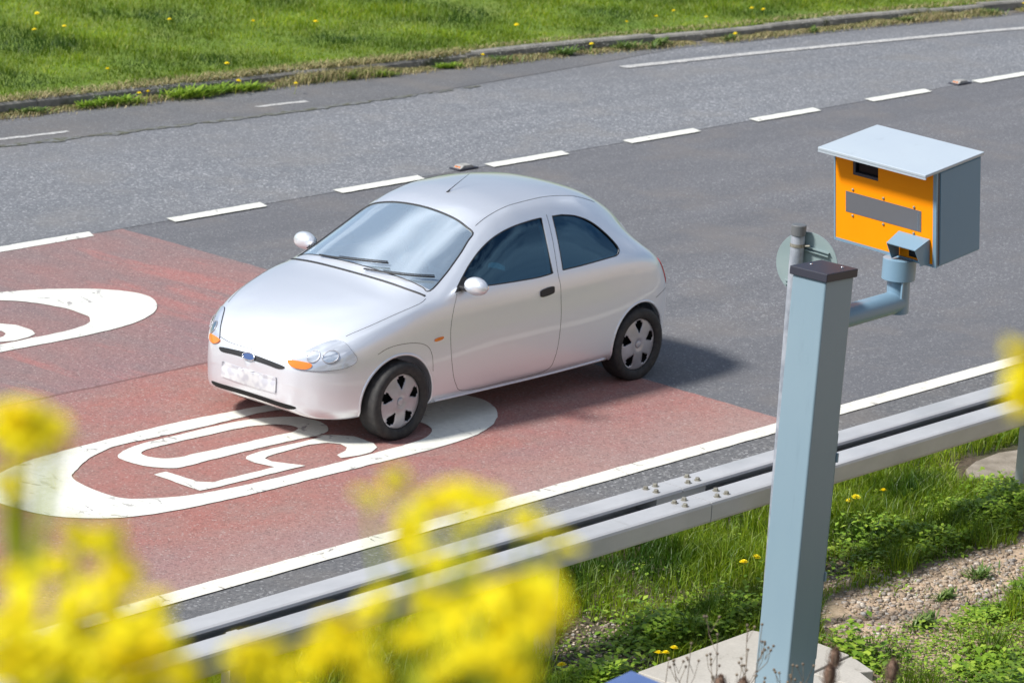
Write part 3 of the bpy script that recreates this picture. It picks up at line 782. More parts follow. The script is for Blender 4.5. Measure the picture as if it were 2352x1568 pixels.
# door mirrors
for s in (-1, 1):
    mb = MB()
    import itertools
    nU, nV = 20, 12
    vs = []
    for i in range(nV+1):
        th = math.pi*i/nV
        for k in range(nU):
            ph = 2*math.pi*k/nU
            x = .062*math.cos(ph)*math.sin(th); z = .056*math.sin(ph)*math.sin(th); y = .092*math.cos(th)
            if x > .03: x = .03 + (x-.03)*.25
            vs.append((1.285+x, s*(.795+y*1.0), .955+z+(.01 if z > 0 else 0)*math.sin(th)))
    fs = [(i*nU+k, i*nU+(k+1) % nU, (i+1)*nU+(k+1) % nU, (i+1)*nU+k) for i in range(nV) for k in range(nU)]
    mb.add(vs, fs); mr = mb.build('door_mirror', M['silver'], car, True)
    MB().box((1.25, min(s*.67, s*.76), .915), (1.32, max(s*.67, s*.76), .945)).build('mirror_foot', M['black_plastic'], mr, bevel=.008)
    ol = [(s*.795+.078*math.cos(a), .957+.046*math.sin(a)) for a in np.linspace(0, 2*math.pi, 20, endpoint=False)]
    link_mesh('mirror_glass', prism_x(ol, 1.318, 1.324), M['chrome'], mr)
    sq = smooth_open([(1.20, .905), (1.24, .935), (1.33, .99), (1.34, .92)], 3)
    patch('mirror_base', sq, 'y+' if s < 0 else 'y-', .004, M['black_plastic'], mr, .03, .01)
# wheels
def wheel(x, s):
    wy = s*.665; M4 = Matrix.Translation((x, wy, WZ)) @ Matrix.Rotation(-s*math.pi/2, 4, 'X')
    R_ = WZ
    prof = [(.186, -.07), (.20, -.082), (.235, -.083), (.255, -.075), (R_-.001, -.06), (R_, -.02), (R_, .02), (R_-.001, .06), (.255, .075), (.235, .083), (.20, .082), (.186, .07), (.184, .03), (.184, -.03)]
    ty = MB().lathe(prof, 48, M4, True)
    for k in range(60):      # tread grooves read as fine ribs
        pass
    w = ty.build('wheel', M['rubber'], car, True)
    rim = MB().lathe([(.02, -.02), (.184, -.02), (.187, .055), (.184, .060), (.178, .05), (.172, .01), (.02, .005)], 40, M4).build('rim', M['dark_in'], w, True)
    # five-spoke trim dished disc with rounded openings
    nr, na = 14, 120; vs = []; fs = []
    rr = np.linspace(.0, .187, nr)
    def hz(r): return .052 + .020*math.cos(r/.187*1.5) - (.012 if r < .03 else 0)
    for i in range(nr):
        for k in range(na): a = 2*math.pi*k/na; vs.append(M4 @ Vector((rr[i]*math.cos(a), rr[i]*math.sin(a), hz(rr[i]))))
    for i in range(nr-1):
        for k in range(na):
            r = (rr[i]+rr[i+1])/2; a = 2*math.pi*(k+.5)/na; u = ((a*5/(2*math.pi)+.25) % 1)-.5
            wid = .07 + .22*max(0, (r-.08)/.09)
            if   .078 < r < .172 and abs(u) < wid and (abs(u)/wid)**2 + ((r-.127)/.046)**2 < .95: continue
            fs.append((i*na+k, i*na+(k+1) % na, (i+1)*na+(k+1) % na, (i+1)*na+k))
    hc = MB().add(vs, fs)
    me = hc.mesh('hubcap'); bm = bmesh.new(); bm.from_mesh(me); bmesh.ops.remove_doubles(bm, verts=bm.verts, dist=1e-5); bmesh.ops.recalc_face_normals(bm, faces=bm.faces)
    bmesh.ops.delete(bm, geom=[v for v in bm.verts if not v.link_faces], context='VERTS')
    nrm = M4.to_3x3() @ Vector((0, 0, 1))
    bm.to_mesh(me); bm.free()
    o = link_mesh('wheel_trim', me, M['hubcap'], w, True)
    md = o.modifiers.new('s', 'SOLIDIFY'); md.thickness = .006; md.offset = 0
    MB().lathe([(.0001, .069), (.02, .072), (.027, .066), (.028, .055)], 20, M4).build('centre_cap', M['hubcap'], w, True)
for x in (FX, RX):
    for s in (-1, 1): wheel(x, s)
# cabin
def rbox(a, b, r, name, m, par, M4=None): return MB().box(a, b, M4).build(name, m, par, True, bevel=r, seg=3)
for y in (-.33, .33):
    seat = rbox((1.85, y-.22, .30), (2.32, y+.22, .46), .05, 'seat', M['seat'], car)
    T = Matrix.Translation((2.28, y, .40)) @ Matrix.Rotation(rad(18), 4, 'Y')
    rbox((-.06, -.21, 0), (.07, .21, .56), .05, 'backrest', M['seat'], seat, T)
    rbox((-.03, -.12, .60), (.06, .12, .76), .04, 'headrest', M['seat'], seat, T)
rbox((2.75, -.52, .32), (3.1, .52, .50), .06, 'rear_seat', M['seat'], car)
rbox((3.02, -.50, .45), (3.14, .50, .86), .05, 'rear_backrest', M['seat'], car)
MB().add([(x, y, z) for y in (-.62, .62) for x, z in ((1.03, .60), (1.03, .87), (1.30, .915), (1.46, .90), (1.50, .84), (1.45, .60))],
         [(0, 1, 2, 3, 4, 5), (11, 10, 9, 8, 7, 6)] + [(i, (i+1) % 6+6 if False else 6+i, 6+(i+1) % 6, (i+1) % 6) for i in range(6)]).build('dashboard', M['dash'], car, bevel=.02)
sw = MB(); Tm = Matrix.Translation((1.62, .33, .86)) @ Matrix.Rotation(rad(-62), 4, 'Y')
ring = [Tm @ Vector((.175*math.cos(a), .175*math.sin(a), 0)) for a in np.linspace(0, 2*math.pi, 33)]
sw.tube(ring, .014, 8); sw.tube([Tm @ Vector((-.17, 0, 0)), Tm @ Vector((.17, 0, 0))], .014, 6); sw.tube([Tm @ Vector((0, 0, 0)), Tm @ Vector((0, 0, -.22))], .03, 8)
sw.lathe([(.0001, -.02), (.05, -.02), (.05, .02), (.0001, .025)], 16, Tm)
sw.build('steering_wheel', M['black_plastic'], car, True)

# the driver, seated behind the wheel
M['skin'] = mat('skin', (.52, .33, .25), .5)
M['shirt'] = mat('white_shirt', (.72, .72, .74), .85, noise_s=14, noise_c=(.62, .63, .66))
M['hair'] = mat('hair', (.05, .032, .02), .6, noise_s=60, noise_c=(.09, .06, .035))
M['jeans'] = mat('trousers', (.04, .05, .09), .85)
def skin_mesh(verts, edges, radii, root=0, sub=2):
    me = bpy.data.meshes.new('sk'); me.from_pydata(verts, edges, [])
    o = temp(me); md = o.modifiers.new('s', 'SKIN')
    for i, r in enumerate(radii):
        v = me.skin_vertices[0].data[i]; v.radius = r if isinstance(r, tuple) else (r, r); v.use_root = (i == root)
    sd = o.modifiers.new('d', 'SUBSURF'); sd.levels = sub; sd.render_levels = sub
    dg = bpy.context.evaluated_depsgraph_get(); dg.update()
    r = bpy.data.meshes.new_from_object(o.evaluated_get(dg)); bpy.data.objects.remove(o); return r
py = .33
per = empty('person', (CARX+2.15, CARY+py, .46), 'driver in a white shirt sitting at the steering wheel of the silver car', 'person')
def T3(p): return (p[0]-2.15, p[1]-py, p[2]-.46)
V = [(2.15, py, .52), (2.16, py, .66), (2.19, py, .82), (2.21, py, .955), (2.20, py, 1.02), (2.185, py, 1.07), (2.175, py, 1.13), (2.175, py, 1.20)]
Rr = [(.13, .10), (.13, .10), (.15, .105), (.14, .09), .055, .05, .078, .07]
Ed = [(i, i+1) for i in range(7)]
for s in (-1, 1):
    b = len(V)
    V += [(2.205, py+s*.17, .945), (2.10, py+s*.22, .80), (1.98, py+s*.24, .735), (1.84, py+s*.21, .80), (1.70, py+s*.165, .885), (1.66, py+s*.155, .905)]
    Rr += [.062, .05, .044, .038, .027, .03]; Ed += [(3, b)] + [(b+i, b+i+1) for i in range(5)]
    b = len(V)
    V += [(2.08, py+s*.10, .53), (1.88, py+s*.12, .56), (1.68, py+s*.12, .60), (1.55, py+s*.11, .45), (1.42, py+s*.10, .36), (1.33, py+s*.10, .36)]
    Rr += [.09, .08, .065, .055, .04, .038]; Ed += [(0, b)] + [(b+i, b+i+1) for i in range(5)]
pm = skin_mesh([T3(v) for v in V], Ed, Rr)
pm.materials.append(M['skin']); pm.materials.append(M['shirt']); pm.materials.append(M['jeans'])
for p in pm.polygons:
    c = p.center; x, z = c.x+2.15, c.z+.46
    p.material_index = 2 if (z < .60 or (x < 1.95 and z < .70)) else (1 if z < 1.005 and x > 1.80 else 0)
    p.use_smooth = True
link_mesh('body', pm, None, per)
hb = MB().lathe([(.0001, .105), (.05, .095), (.082, .06), (.092, .01), (.088, -.04), (.07, -.07)], 20, Matrix.Translation(T3((2.195, py, 1.165))))
hb.build('hair', M['hair'], per, True)
for s in (-1, 1):   # fingers closed over the wheel rim
    for k in range(4):
        a0 = 1.66 + .0; zz = .895 + .014*k
        MB().tube([T3((1.668, py+s*.158, zz)), T3((1.640, py+s*.170, zz+.006)), T3((1.622, py+s*.160, zz+.006)), T3((1.628, py+s*.142, zz))], [.009, .0085, .008, .007], 6).build('finger', M['skin'], per, True)
    MB().tube([T3((1.665, py+s*.150, .89)), T3((1.648, py+s*.132, .905)), T3((1.640, py+s*.125, .925))], [.010, .009, .008], 6).build('thumb', M['skin'], per, True)
MB().lathe([(.006, -.012), (.014, -.01), (.010, .012), (.004, .025)], 8, Matrix.Translation(T3((2.098, py, 1.135)))).build('nose', M['skin'], per, True)
# ================================================================ ROADSIDE OBJECTS
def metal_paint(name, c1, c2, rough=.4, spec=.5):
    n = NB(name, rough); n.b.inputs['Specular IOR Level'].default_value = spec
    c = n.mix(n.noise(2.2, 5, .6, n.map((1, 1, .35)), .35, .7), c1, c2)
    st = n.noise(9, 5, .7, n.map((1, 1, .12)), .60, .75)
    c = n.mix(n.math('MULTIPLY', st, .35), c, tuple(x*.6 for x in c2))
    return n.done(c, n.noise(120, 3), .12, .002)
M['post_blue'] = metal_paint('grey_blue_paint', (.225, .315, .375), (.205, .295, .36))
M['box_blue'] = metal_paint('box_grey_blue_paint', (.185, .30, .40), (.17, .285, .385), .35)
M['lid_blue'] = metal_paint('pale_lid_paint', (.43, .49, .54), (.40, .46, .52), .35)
M['box_shade_side'] = metal_paint('box_shade_side_tint', (.115, .245, .37), (.105, .23, .35), .35)  # bluer, darker copy of the box paint: sky-lit shade put into the colour
M['cap_dark'] = mat('dark_cap', (.034, .036, .052), .5, spec=.4)
M['orange'] = mat('orange_panel', (1.0, .31, .0), .6, spec=.15, noise_s=3, noise_c=(.97, .295, .0))
M['strip_grey'] = mat('grey_strip', (.12, .125, .14), .5)
M['galv'] = None
def galv():
    n = NB('galvanised_steel', .42); n.b.inputs['Metallic'].default_value = .12
    c = n.mix(n.noise(3, 6, .65, n.map((.5, 1, 1)), .35, .68), (.51, .51, .52), (.40, .405, .41))
    c = n.mix(n.math('MULTIPLY', n.vor(38, None, 'Distance'), .15), c, (.42, .425, .43))
    st = n.noise(6, 6, .75, n.map((2.0, .2, .12)), .62, .78)
    c = n.mix(n.math('MULTIPLY', st, .5), c, (.20, .185, .165))
    return n.done(c, n.noise(80, 3), .15, .002, n.rng(n.noise(5, 4), .3, .7, .36, .56))
M['galv'] = galv()
M['galv_pole'] = mat('galvanised_pole', (.40, .43, .48), .5, metal=.2, noise_s=14, noise_c=(.26, .29, .34), lo=.4, hi=.62)
M['sign_back'] = mat('sign_back_grey_green', (.27, .34, .34), .5, noise_s=5, noise_c=(.23, .30, .305))
M['white_face'] = mat('sign_face', (.75, .75, .74), .4)
M['red_face'] = mat('sign_red', (.55, .02, .02), .4)
M['bolt'] = mat('weathered_bolt', (.33, .32, .27), .55, metal=.4, noise_s=60, noise_c=(.22, .20, .16))
M['cap_grey'] = mat('grey_plastic_cap', (.13, .135, .14), .45)
M['lens_dark'] = mat('dark_window', (.006, .006, .008), .3, spec=.15)

# --- double open-box-beam safety barrier along the near side
FY0, FY1, RY0, RY1, BT, BB = 10.955, 11.122, 11.222, 11.392, .70, .575
barrier = empty('crash_barrier', (14, 11.17, 0), 'galvanised double box-beam crash barrier running along the near edge of the road', 'barrier')
bo = Vector((14, 11.17, 0))
def beam(y0, y1, x0, x1, openside):
    """open box section: the side facing the other beam is open between two short lips"""
    r = .020; th = .006
    if openside > 0: prof = [(y1-.002, BT-.016), (y1, BT-r*.6), (y1-r*.6, BT), ((y0+y1)/2, BT), (y0+r, BT), (y0+r*.3, BT-r*.3), (y0, BT-r), (y0, BB+r), (y0+r*.3, BB+r*.3), (y0+r, BB), (y1-r*.6, BB), (y1, BB+r*.6), (y1-.002, BB+.024)]
    else: prof = [(y0+.002, BT-.016), (y0, BT-r), (y0+r*.3, BT-r*.3), (y0+r, BT), ((y0+y1)/2, BT), (y1-r, BT), (y1-r*.3, BT-r*.3), (y1, BT-r), (y1, BB+r), (y1-r*.3, BB+r*.3), (y1-r, BB), (y0+r*.6, BB), (y0, BB+r*.6), (y0+.002, BB+.024)]
    cy, cz = (y0+y1)/2, (BT+BB)/2
    inn = [(cy+(y-cy)*(1-th/((y1-y0)/2)), cz+(z-cz)*(1-th/((BT-BB)/2))) for y, z in prof]
    pts = prof + inn[::-1]; n = len(pts); mb = MB(bo)
    vs = [(x, y, z) for x in (x0, x1) for y, z in pts]
    k = len(prof)
    fs = [(i, (i+1) % n, n+(i+1) % n, n+i) for i in range(n)]
    for i in range(k-1):
        q = (i, i+1, n-2-i, n-1-i); fs += [q[::-1], tuple(n+a for a in q)]
    mb.add(vs, fs)
    return mb.build('beam', M['galv'], barrier)
JX = 14.475
for y0, y1, off in ((FY0, FY1, 0), (RY0, RY1, .075)):
    xs = [JX+off+4.8*k for k in range(-3, 8)]
    for a, b in zip(xs[:-1], xs[1:]): beam(y0, y1, a+.0035, b-.0035, 1 if y0 < 11.0 else -1)
    for xj in xs[1:-1]:
        sl_ = MB(bo).box((xj-.22, y0+.012, BB+.012), (xj+.22, y1-.012, BT-.012)).build('joint_sleeve', M['galv'], barrier)
        yc = (y0+y1)/2
        for dx in (-.185, -.10, .10, .185):
            for dy in (-.038, .038):
                if abs(dx) < .15 and dy*dx > 0: continue
                b = MB(bo)
                b.lathe([(.021, 0), (.022, .003), (.0135, .004), (.0135, .016), (.011, .018)], 6, Matrix.Translation((xj+dx, yc+dy, BT)))
                b.build('bolt', M['bolt'], sl_)
# posts (every 2.4 m) with the cross plates between the beams
for k in range(-4, 14):
    x = 10.93 + 2.43*k + (.09 if k == 0 else 0)
    if k == 3: x = 18.03
    p = MB(bo); p.box((x-.035, 11.143, -.4), (x+.035, 11.203, .66))
    p.box((x-.055, 11.143, -.4), (x-.036, 11.203, .62)); p.box((x+.036, 11.143, -.4), (x+.055, 11.203, .62))
    po = p.build('post', M['galv'], barrier)
    b = MB(bo); b.box((x-.10, 11.05, .555), (x+.10, 11.30, .572)); b.box((x+.07, 11.146, .57), (x+.10, 11.20, .655)); b.build('bracket', M['galv'], po)

# --- speed camera on its post
PO = Vector((13.66, 9.79, 0))
spc = empty('speed_camera', PO, 'roadside speed camera box with an orange front and pale lid, on a grey-blue square post', 'speed camera')
tilt = Matrix.Translation((13.549, 9.689, 0)) @ Matrix.Rotation(rad(-.58), 4, 'Z') @ Matrix.Rotation(rad(1.35), 4, 'Y')
PW, PD, PH = .238, .212, 2.345
post = MB(PO).box((0, 0, -.3), (PW, PD, PH), tilt).build('post', M['post_blue'], spc, bevel=.010, seg=3)
MB(PO).box((-.012, -.012, PH-.002), (PW+.012, PD+.012, PH+.042), tilt).build('cap', M['cap_dark'], post, bevel=.004)
for u, v in ((.10, .175), (.19, .045)):
    MB(PO).lathe([(.009, 0), (.008, .005), (.003, .008)], 12, tilt @ Matrix.Translation((u, v, PH+.042))).build('cap_screw', M['chrome'], post, True)
for z in (.78, 1.42):
    h = MB(PO); h.box((PW+.001, .02, z-.035), (PW+.022, .055, z+.035), tilt); h.box((PW+.001, -.006, z-.055), (PW+.014, .018, z-.005), tilt); h.build('hinge', M['post_blue'], post, bevel=.003)
MB(PO).box((PW+.0005, .004, .30), (PW+.007, .21, 1.52), tilt).build('access_door', M['post_blue'], post, bevel=.003)
# arm
arm = MB(PO)
e0, e1, e2 = Vector((13.70, 9.795, 2.085)), Vector((14.405, 9.79, 2.105)), Vector((14.385, 9.79, 2.30))
arm.tube([e0, e0.lerp(e1, .5), e1+Vector((-.004, 0, 0))], .060, 28)
arm.tube([e1+Vector((.0, 0, -.058)), e1.lerp(e2, .5), e2], .060, 28)
a_ = arm.build('arm', M['box_blue'], spc, auto=.8)
MB(PO).box((14.335, 9.722, 2.14), (14.350, 9.732, 2.26)).build('cable_trunk', M['box_blue'], a_)
MB(PO).lathe([(.082, 0), (.088, .004), (.088, .112), (.082, .116)], 32, Matrix.Translation((14.388, 9.79, 2.225))).build('collar', M['box_blue'], spc, auto=.8)
# box frame: local x depth, y width (0 right), z height
Bm = Matrix.Translation((14.384, 9.561, 2.33)) @ Matrix.Rotation(-.065, 4, 'Z') @ Matrix.Rotation(-.153, 4, 'Y') @ Matrix.Rotation(.023, 4, 'X')
DX, DY, DZ = .365, .686, .522
bx = MB(PO)
# open-fronted shell: back, sides, floor, top and front frame with the panel recessed 4 mm
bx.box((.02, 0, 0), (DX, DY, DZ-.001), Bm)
box = bx.build('housing', M['box_shade_side'], spc, bevel=.005)
fr = MB(PO)
for a, b in (((0, 0, 0), (.0195, .022, DZ-.002)), ((0, DY-.010, 0), (.0195, DY, DZ-.002)), ((0, .0222, 0), (.0195, DY-.0102, .014)), ((0, .0222, DZ-.016), (.0195, DY-.0102, DZ-.002))): fr.box(a, b, Bm)
fr.build('front_frame', M['box_blue'], box)
# orange panel built as strips round the camera window hole
WY0, WY1, WZ0, WZ1 = .388, .558, .388, .490
pn = MB(PO)
for a, b in (((.003, .0225, .0145), (.019, DY-.0105, WZ0)), ((.003, .0225, WZ0+.0002), (.019, WY0, DZ-.0165)), ((.003, WY1, WZ0+.0002), (.019, DY-.0105, DZ-.0165)), ((.003, WY0+.0002, WZ1), (.019, WY1-.0002, DZ-.0165))): pn.box(a, b, Bm)
pnl = pn.build('front_panel', M['orange'], spc)
wn = MB(PO)
t = .012
wn.box((.0195, WY0, WZ0), (.0215, WY1, WZ1), Bm)
wob = wn.build('camera_window', M['lens_dark'], spc)
wf = MB(PO)
wf.box((.004, WY0+.0004, WZ0+.0004), (.0193, WY1-.0004, WZ0+.016), Bm); wf.box((.004, WY1-.016, WZ0+.0162), (.0193, WY1-.0004, WZ1), Bm)
wf.build('window_frame', M['cap_dark'], wob)
sp_ = MB(PO).box((.001, .100, .174), (.0029, .605, .288), Bm).build('grey_panel', M['strip_grey'], pnl)
MB(PO).box((-.0005, .118, .182), (.0009, .1195, .282), Bm).build('panel_seam', M['box_blue'], sp_)
for y, z in ((.557, .305), (.351, .303), (.147, .300), (.558, .160), (.351, .160), (.148, .157)):
    MB(PO).lathe([(.0075, 0), (.0075, .004), (.004, .007)], 14, Bm @ Matrix.Translation((.003, y, z)) @ Matrix.Rotation(-math.pi/2, 4, 'Y')).build('bolt', M['bolt'], pnl, True)
# lid
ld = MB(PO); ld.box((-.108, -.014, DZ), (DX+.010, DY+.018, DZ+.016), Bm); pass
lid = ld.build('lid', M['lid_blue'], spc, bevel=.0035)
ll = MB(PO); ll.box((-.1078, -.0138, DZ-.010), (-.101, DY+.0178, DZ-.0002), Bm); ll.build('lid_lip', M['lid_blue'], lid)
# side door with shadow gap
MB(PO).box((.030, -.0032, .012), (DX-.008, -.0004, DZ-.012), Bm).build('side_door', M['box_shade_side'], box, bevel=.001)
MB(PO).box((.014, -.0012, .010), (.024, -.0004, DZ-.010), Bm).build('door_gap', M['cap_dark'], box)
# flash hood
hd = MB(PO)
y0, y1, z0, z1 = .040, .245, .016, .150
def quadp(p, th=.004):
    pass
outer = [(-.001, y0, z1), (-.001, y1, z1), (-.115, y1-.012, z1-.030), (-.115, y0+.004, z1-.030)]
hd.add([Bm @ Vector(p) for p in outer] + [Bm @ (Vector(p)-Vector((0, 0, .004))) for p in outer], [(0, 1, 2, 3), (7, 6, 5, 4), (0, 4, 5, 1), (1, 5, 6, 2), (2, 6, 7, 3), (3, 7, 4, 0)])
for yy, dy, xx in ((y0, .004, .004), (y1, -.004, -.012)):
    tri = [(-.001, yy, z1-.005), (-.114, yy+xx, z1-.035), (-.070, yy+xx*.6, z0+.004), (-.001, yy, z0)]
    hd.add([Bm @ Vector(p) for p in tri] + [Bm @ (Vector(p)+Vector((0, dy, 0))) for p in tri], [(0, 1, 2, 3), (7, 6, 5, 4), (0, 4, 5, 1), (1, 5, 6, 2), (2, 6, 7, 3), (3, 7, 4, 0)])
hood = hd.build('flash_hood', M['box_blue'], spc)
MB(PO).box((-.004, y0+.006, z0+.012), (.0005, y1-.07, z1-.02), Bm).build('flash_window', M['lens_dark'], hood)
MB(PO).box((-.006, y0-.010, .004), (-.0004, y1+.004, .015), Bm).build('flash_sill', M['box_blue'], hood)

# --- small round sign seen from behind, on a galvanised pole
SO = Vector((14.745, 10.71, 0))
sg_ = empty('round_sign', SO, 'small round traffic sign seen from behind on a capped galvanised pole behind the camera post', 'road sign')
top = Vector((14.668, 10.655, 2.30))
pl = MB(SO).tube([SO+Vector((.0, 0, -.3)), SO.lerp(top, .5), top], .0385, 24).build('pole', M['galv_pole'], sg_, auto=.8)
MB(SO).lathe([(.040, -.045), (.042, -.043), (.042, .010), (.038, .014), (.0001, .016)], 24, Matrix.Translation(top)).build('pole_cap', M['cap_grey'], pl)
an = rad(165)          # direction of the plate in plan
u = Vector((math.sin(an), math.cos(an), 0)); nrm = Vector((u.y, -u.x, 0))
if nrm.dot(Vector((0, 0, 6.28))-SO) < 0: nrm = -nrm
cen = Vector((14.72,10.62,2.092))
Ms = Matrix(((u.x, 0, -nrm.x, cen.x), (u.y, 0, -nrm.y, cen.y), (0, 1, 0, cen.z), (0, 0, 0, 1)))
Ms = Ms @ Matrix.Rotation(-0.14, 4, 'Z')
DR = .18
MB(SO).lathe([(DR-.001, -.002), (DR, 0), (DR, .002), (DR-.001, .003)], 56, Ms).build('sign_plate', M['sign_back'], sg_)
MB(SO).lathe([(DR-.004, .0035), (DR-.004, .0045)], 56, Ms).build('sign_border', M['red_face'], sg_)
MB(SO).lathe([(DR*.74, .005), (DR*.74, .0058)], 56, Ms).build('sign_face', M['white_face'], sg_)
for zz, hw in ((.09, .115), (-.125, .10)):
    r = MB(SO); r.box((-hw, zz-.012, -.022), (hw, zz-.006, -.0025), Ms); r.box((-hw, zz+.006, -.022), (hw, zz+.012, -.0025), Ms); r.box((-hw, zz-.006, -.006), (hw, zz+.006, -.0025), Ms)
    rl = r.build('rail', M['sign_back'], sg_)
pd = (top-SO).normalized()
zc = 2.20
c0 = SO + pd*(zc/pd.z)
MB(SO).lathe([(.0395, -.009), (.041, -.009), (.041, .009), (.0395, .009)], 24, Matrix.Translation(c0)).build('clamp', M['bolt'], sg_, auto=.8)
MB(SO).tube([c0+u*.045, c0+u*.072+Vector((0, 0, .004))], .006, 8).build('clamp_bolt', M['bolt'], sg_)

# --- concrete slabs at the foot of the camera post
def slab(pts, z, label, mm='slab'):
    mb = MB(); mb.prism(pts, -.06, z)
    o = mb.build('paving_slab', M[mm], None, bevel=.006)
    return tag(o, label, 'paving slab', 'concrete slabs round the camera post')
slab([(13.00, 10.60), (13.48, 10.615), (13.47, 9.95), (12.98, 9.94)], .030, 'pale concrete slab farthest left of the camera post base')
slab([(13.485, 10.615), (14.50, 10.63), (14.62, 10.25), (14.60, 10.035), (13.475, 9.95)], .034, 'long pale concrete slab behind the foot of the camera post')
slab([(12.98, 9.93), (13.47, 9.94), (13.54, 9.945), (14.20, 9.99), (14.22, 9.62), (13.95, 9.42), (13.7, 9.25), (12.95, 9.20)], .028, 'pale concrete slab the camera post stands on')
slab([(14.21, 9.99), (14.60, 10.02), (14.50, 9.80), (14.43, 9.84), (14.31, 9.61), (14.235, 9.625)], .031, 'broken pale concrete slab with ragged edge right of the camera post')
slab([(18.05, 11.58), (18.3, 11.42), (18.6, 11.46), (18.95, 11.5), (19.0, 11.72), (18.7, 11.80), (18.4, 11.78), (18.2, 11.72)], .008, 'dusty concrete pad under the barrier post at the right edge', 'dusty')

# --- cabinet whose blue lid just shows at the bottom edge
CO = Vector((9.263, 7.324, 0))
cb = empty('cabinet', (9.2, 7.0, .8), 'corner of a blue-lidded roadside cabinet poking in at the bottom edge', 'cabinet')
M['cab_blue'] = mat('blue_lid_paint', (.10, .155, .33), .4, noise_s=5, noise_c=(.085, .135, .30))
d1 = Vector((math.cos(rad(187)), math.sin(rad(187)), 0)); d2 = Vector((math.cos(rad(264)), math.sin(rad(264)), 0))
zt = 1.989
def cabp(a, b, z, o=0): 
    p = Vector((9.263, 7.324, 0)) + d1*(a+o*(1 if a < .3 else -1)) + d2*(b+o*(1 if b < .3 else -1)); return (p.x-9.2, p.y-7.0, z-.8)
def cbox(z0, z1, o, nm, m):
    mb = MB(); q = [(0, 0), (.75, 0), (.75, .55), (0, .55)]
    mb.add([cabp(a, b, z0, o) for a, b in q] + [cabp(a, b, z1, o) for a, b in q], [(0, 1, 2, 3), (7, 6, 5, 4)] + [(i, 4+i, 4+(i+1) % 4, (i+1) % 4) for i in range(4)])
    return mb.build(nm, m, cb, bevel=.008)
cbox(zt-.05, zt, 0, 'lid', M['cab_blue']); cbox(.5, zt-.052, .035, 'cabinet_body', M['post_blue'])

# --- road studs on the lane line
M['stud_white'] = mat('stud_casing', (.42, .41, .38), .5, noise_s=40, noise_c=(.25, .24, .22))
for i, (x, y, lab) in enumerate(((22.44, 20.06, 'nearer road stud on the lane line above the car roof'), (30.32, 20.06, 'far road stud on the lane line near the right edge'))):
    if i == 0:
        s0 = empty('road_stud', (x, y, 0), lab, 'road stud', 'reflecting road studs on the lane line')
        MB().box((-.13, -.065, .004), (.13, .065, .016)).build('casting', M['cap_dark'], s0, bevel=.004)
        MB().add([(-.10, -.05, .0165), (.10, -.05, .0165), (.10, .05, .0165), (-.10, .05, .0165), (-.05, -.045, .042), (.05, -.045, .042), (.05, .045, .042), (-.05, .045, .042)],
                 [(0, 3, 2, 1), (4, 5, 6, 7), (0, 1, 5, 4), (1, 2, 6, 5), (2, 3, 7, 6), (3, 0, 4, 7)]).build('casing', M['stud_white'], s0, bevel=.004)
        MB().box((-.088, -.030, .022), (-.078, -.006, .034)).build('lens', M['amber'], s0); MB().box((-.088, .006, .022), (-.078, .030, .034)).build('lens', M['amber'], s0)
    else:
        c = s0.copy(); COL.objects.link(c); c.location = (x, y, 0); c['label'] = lab
        for ch in list(s0.children): k = ch.copy(); COL.objects.link(k); k.parent = c
# ================================================================ VEGETATION
M['grass'] = mat('grass_blade', (.1, .2, .02), .55, rnd=[(0, (.20, .32, .004)), (1, (.50, .54, .02)), (.35, (.27, .41, .006)), (.7, (.38, .50, .008)), (.93, (.42, .44, .06))], noise_s=.9, noise_c=(.84, .86, .7), trans=.40)
M['grass2'] = mat('verge_grass_blade', (.1, .2, .02), .5, rnd=[(0, (.15, .30, .008)), (1, (.50, .46, .20)), (.3, (.28, .42, .010)), (.65, (.42, .54, .015)), (.92, (.40, .50, .04))], noise_s=1.3, noise_c=(.78, .80, .6), trans=.40)
M['leaf'] = mat('weed_leaf', (.1, .2, .02), .45, rnd=[(0, (.13, .25, .020)), (1, (.38, .50, .06)), (.5, (.24, .39, .032))], trans=.3)
M['leaf_pale'] = mat('kerb_weed_leaf', (.1, .2, .02), .5, rnd=[(0, (.07, .15, .025)), (1, (.24, .29, .08)), (.5, (.13, .22, .04))], trans=.3)
M['straw'] = mat('dry_stem', (.22, .17, .11), .8, noise_s=40, noise_c=(.12, .09, .07))
M['straw_kerb'] = mat('kerb_straw', (.2, .15, .08), .8, rnd=[(0, (.26, .18, .08)), (1, (.48, .42, .22)), (.3, (.14, .20, .05)), (.6, (.34, .27, .13))])
M['teasel'] = mat('teasel_brown', (.13, .075, .05), .9, noise_s=120, noise_c=(.26, .17, .12))
M['dand'] = mat('dandelion_yellow', (.96, .80, .01), .6, trans=.15)
M['petal'] = mat('rape_petal', (.97, .90, .03), .6, spec=.2, noise_s=60, noise_c=(.95, .80, .015), trans=.45)
M['rape_green'] = mat('rape_green', (.50, .55, .03), .6, noise_s=20, noise_c=(.34, .44, .03), trans=.3)
M['stones'] = mat('stones', (.3, .3, .3), .85, rnd=[(0, (.42, .33, .24)), (1, (.85, .82, .76)), (.3, (.62, .48, .34)), (.6, (.50, .46, .42)), (.8, (.74, .60, .44))], noise_s=90, noise_c=(.75, .72, .7))
M['white_dots'] = mat('tiny_white_flower', (.70, .70, .62), .7)

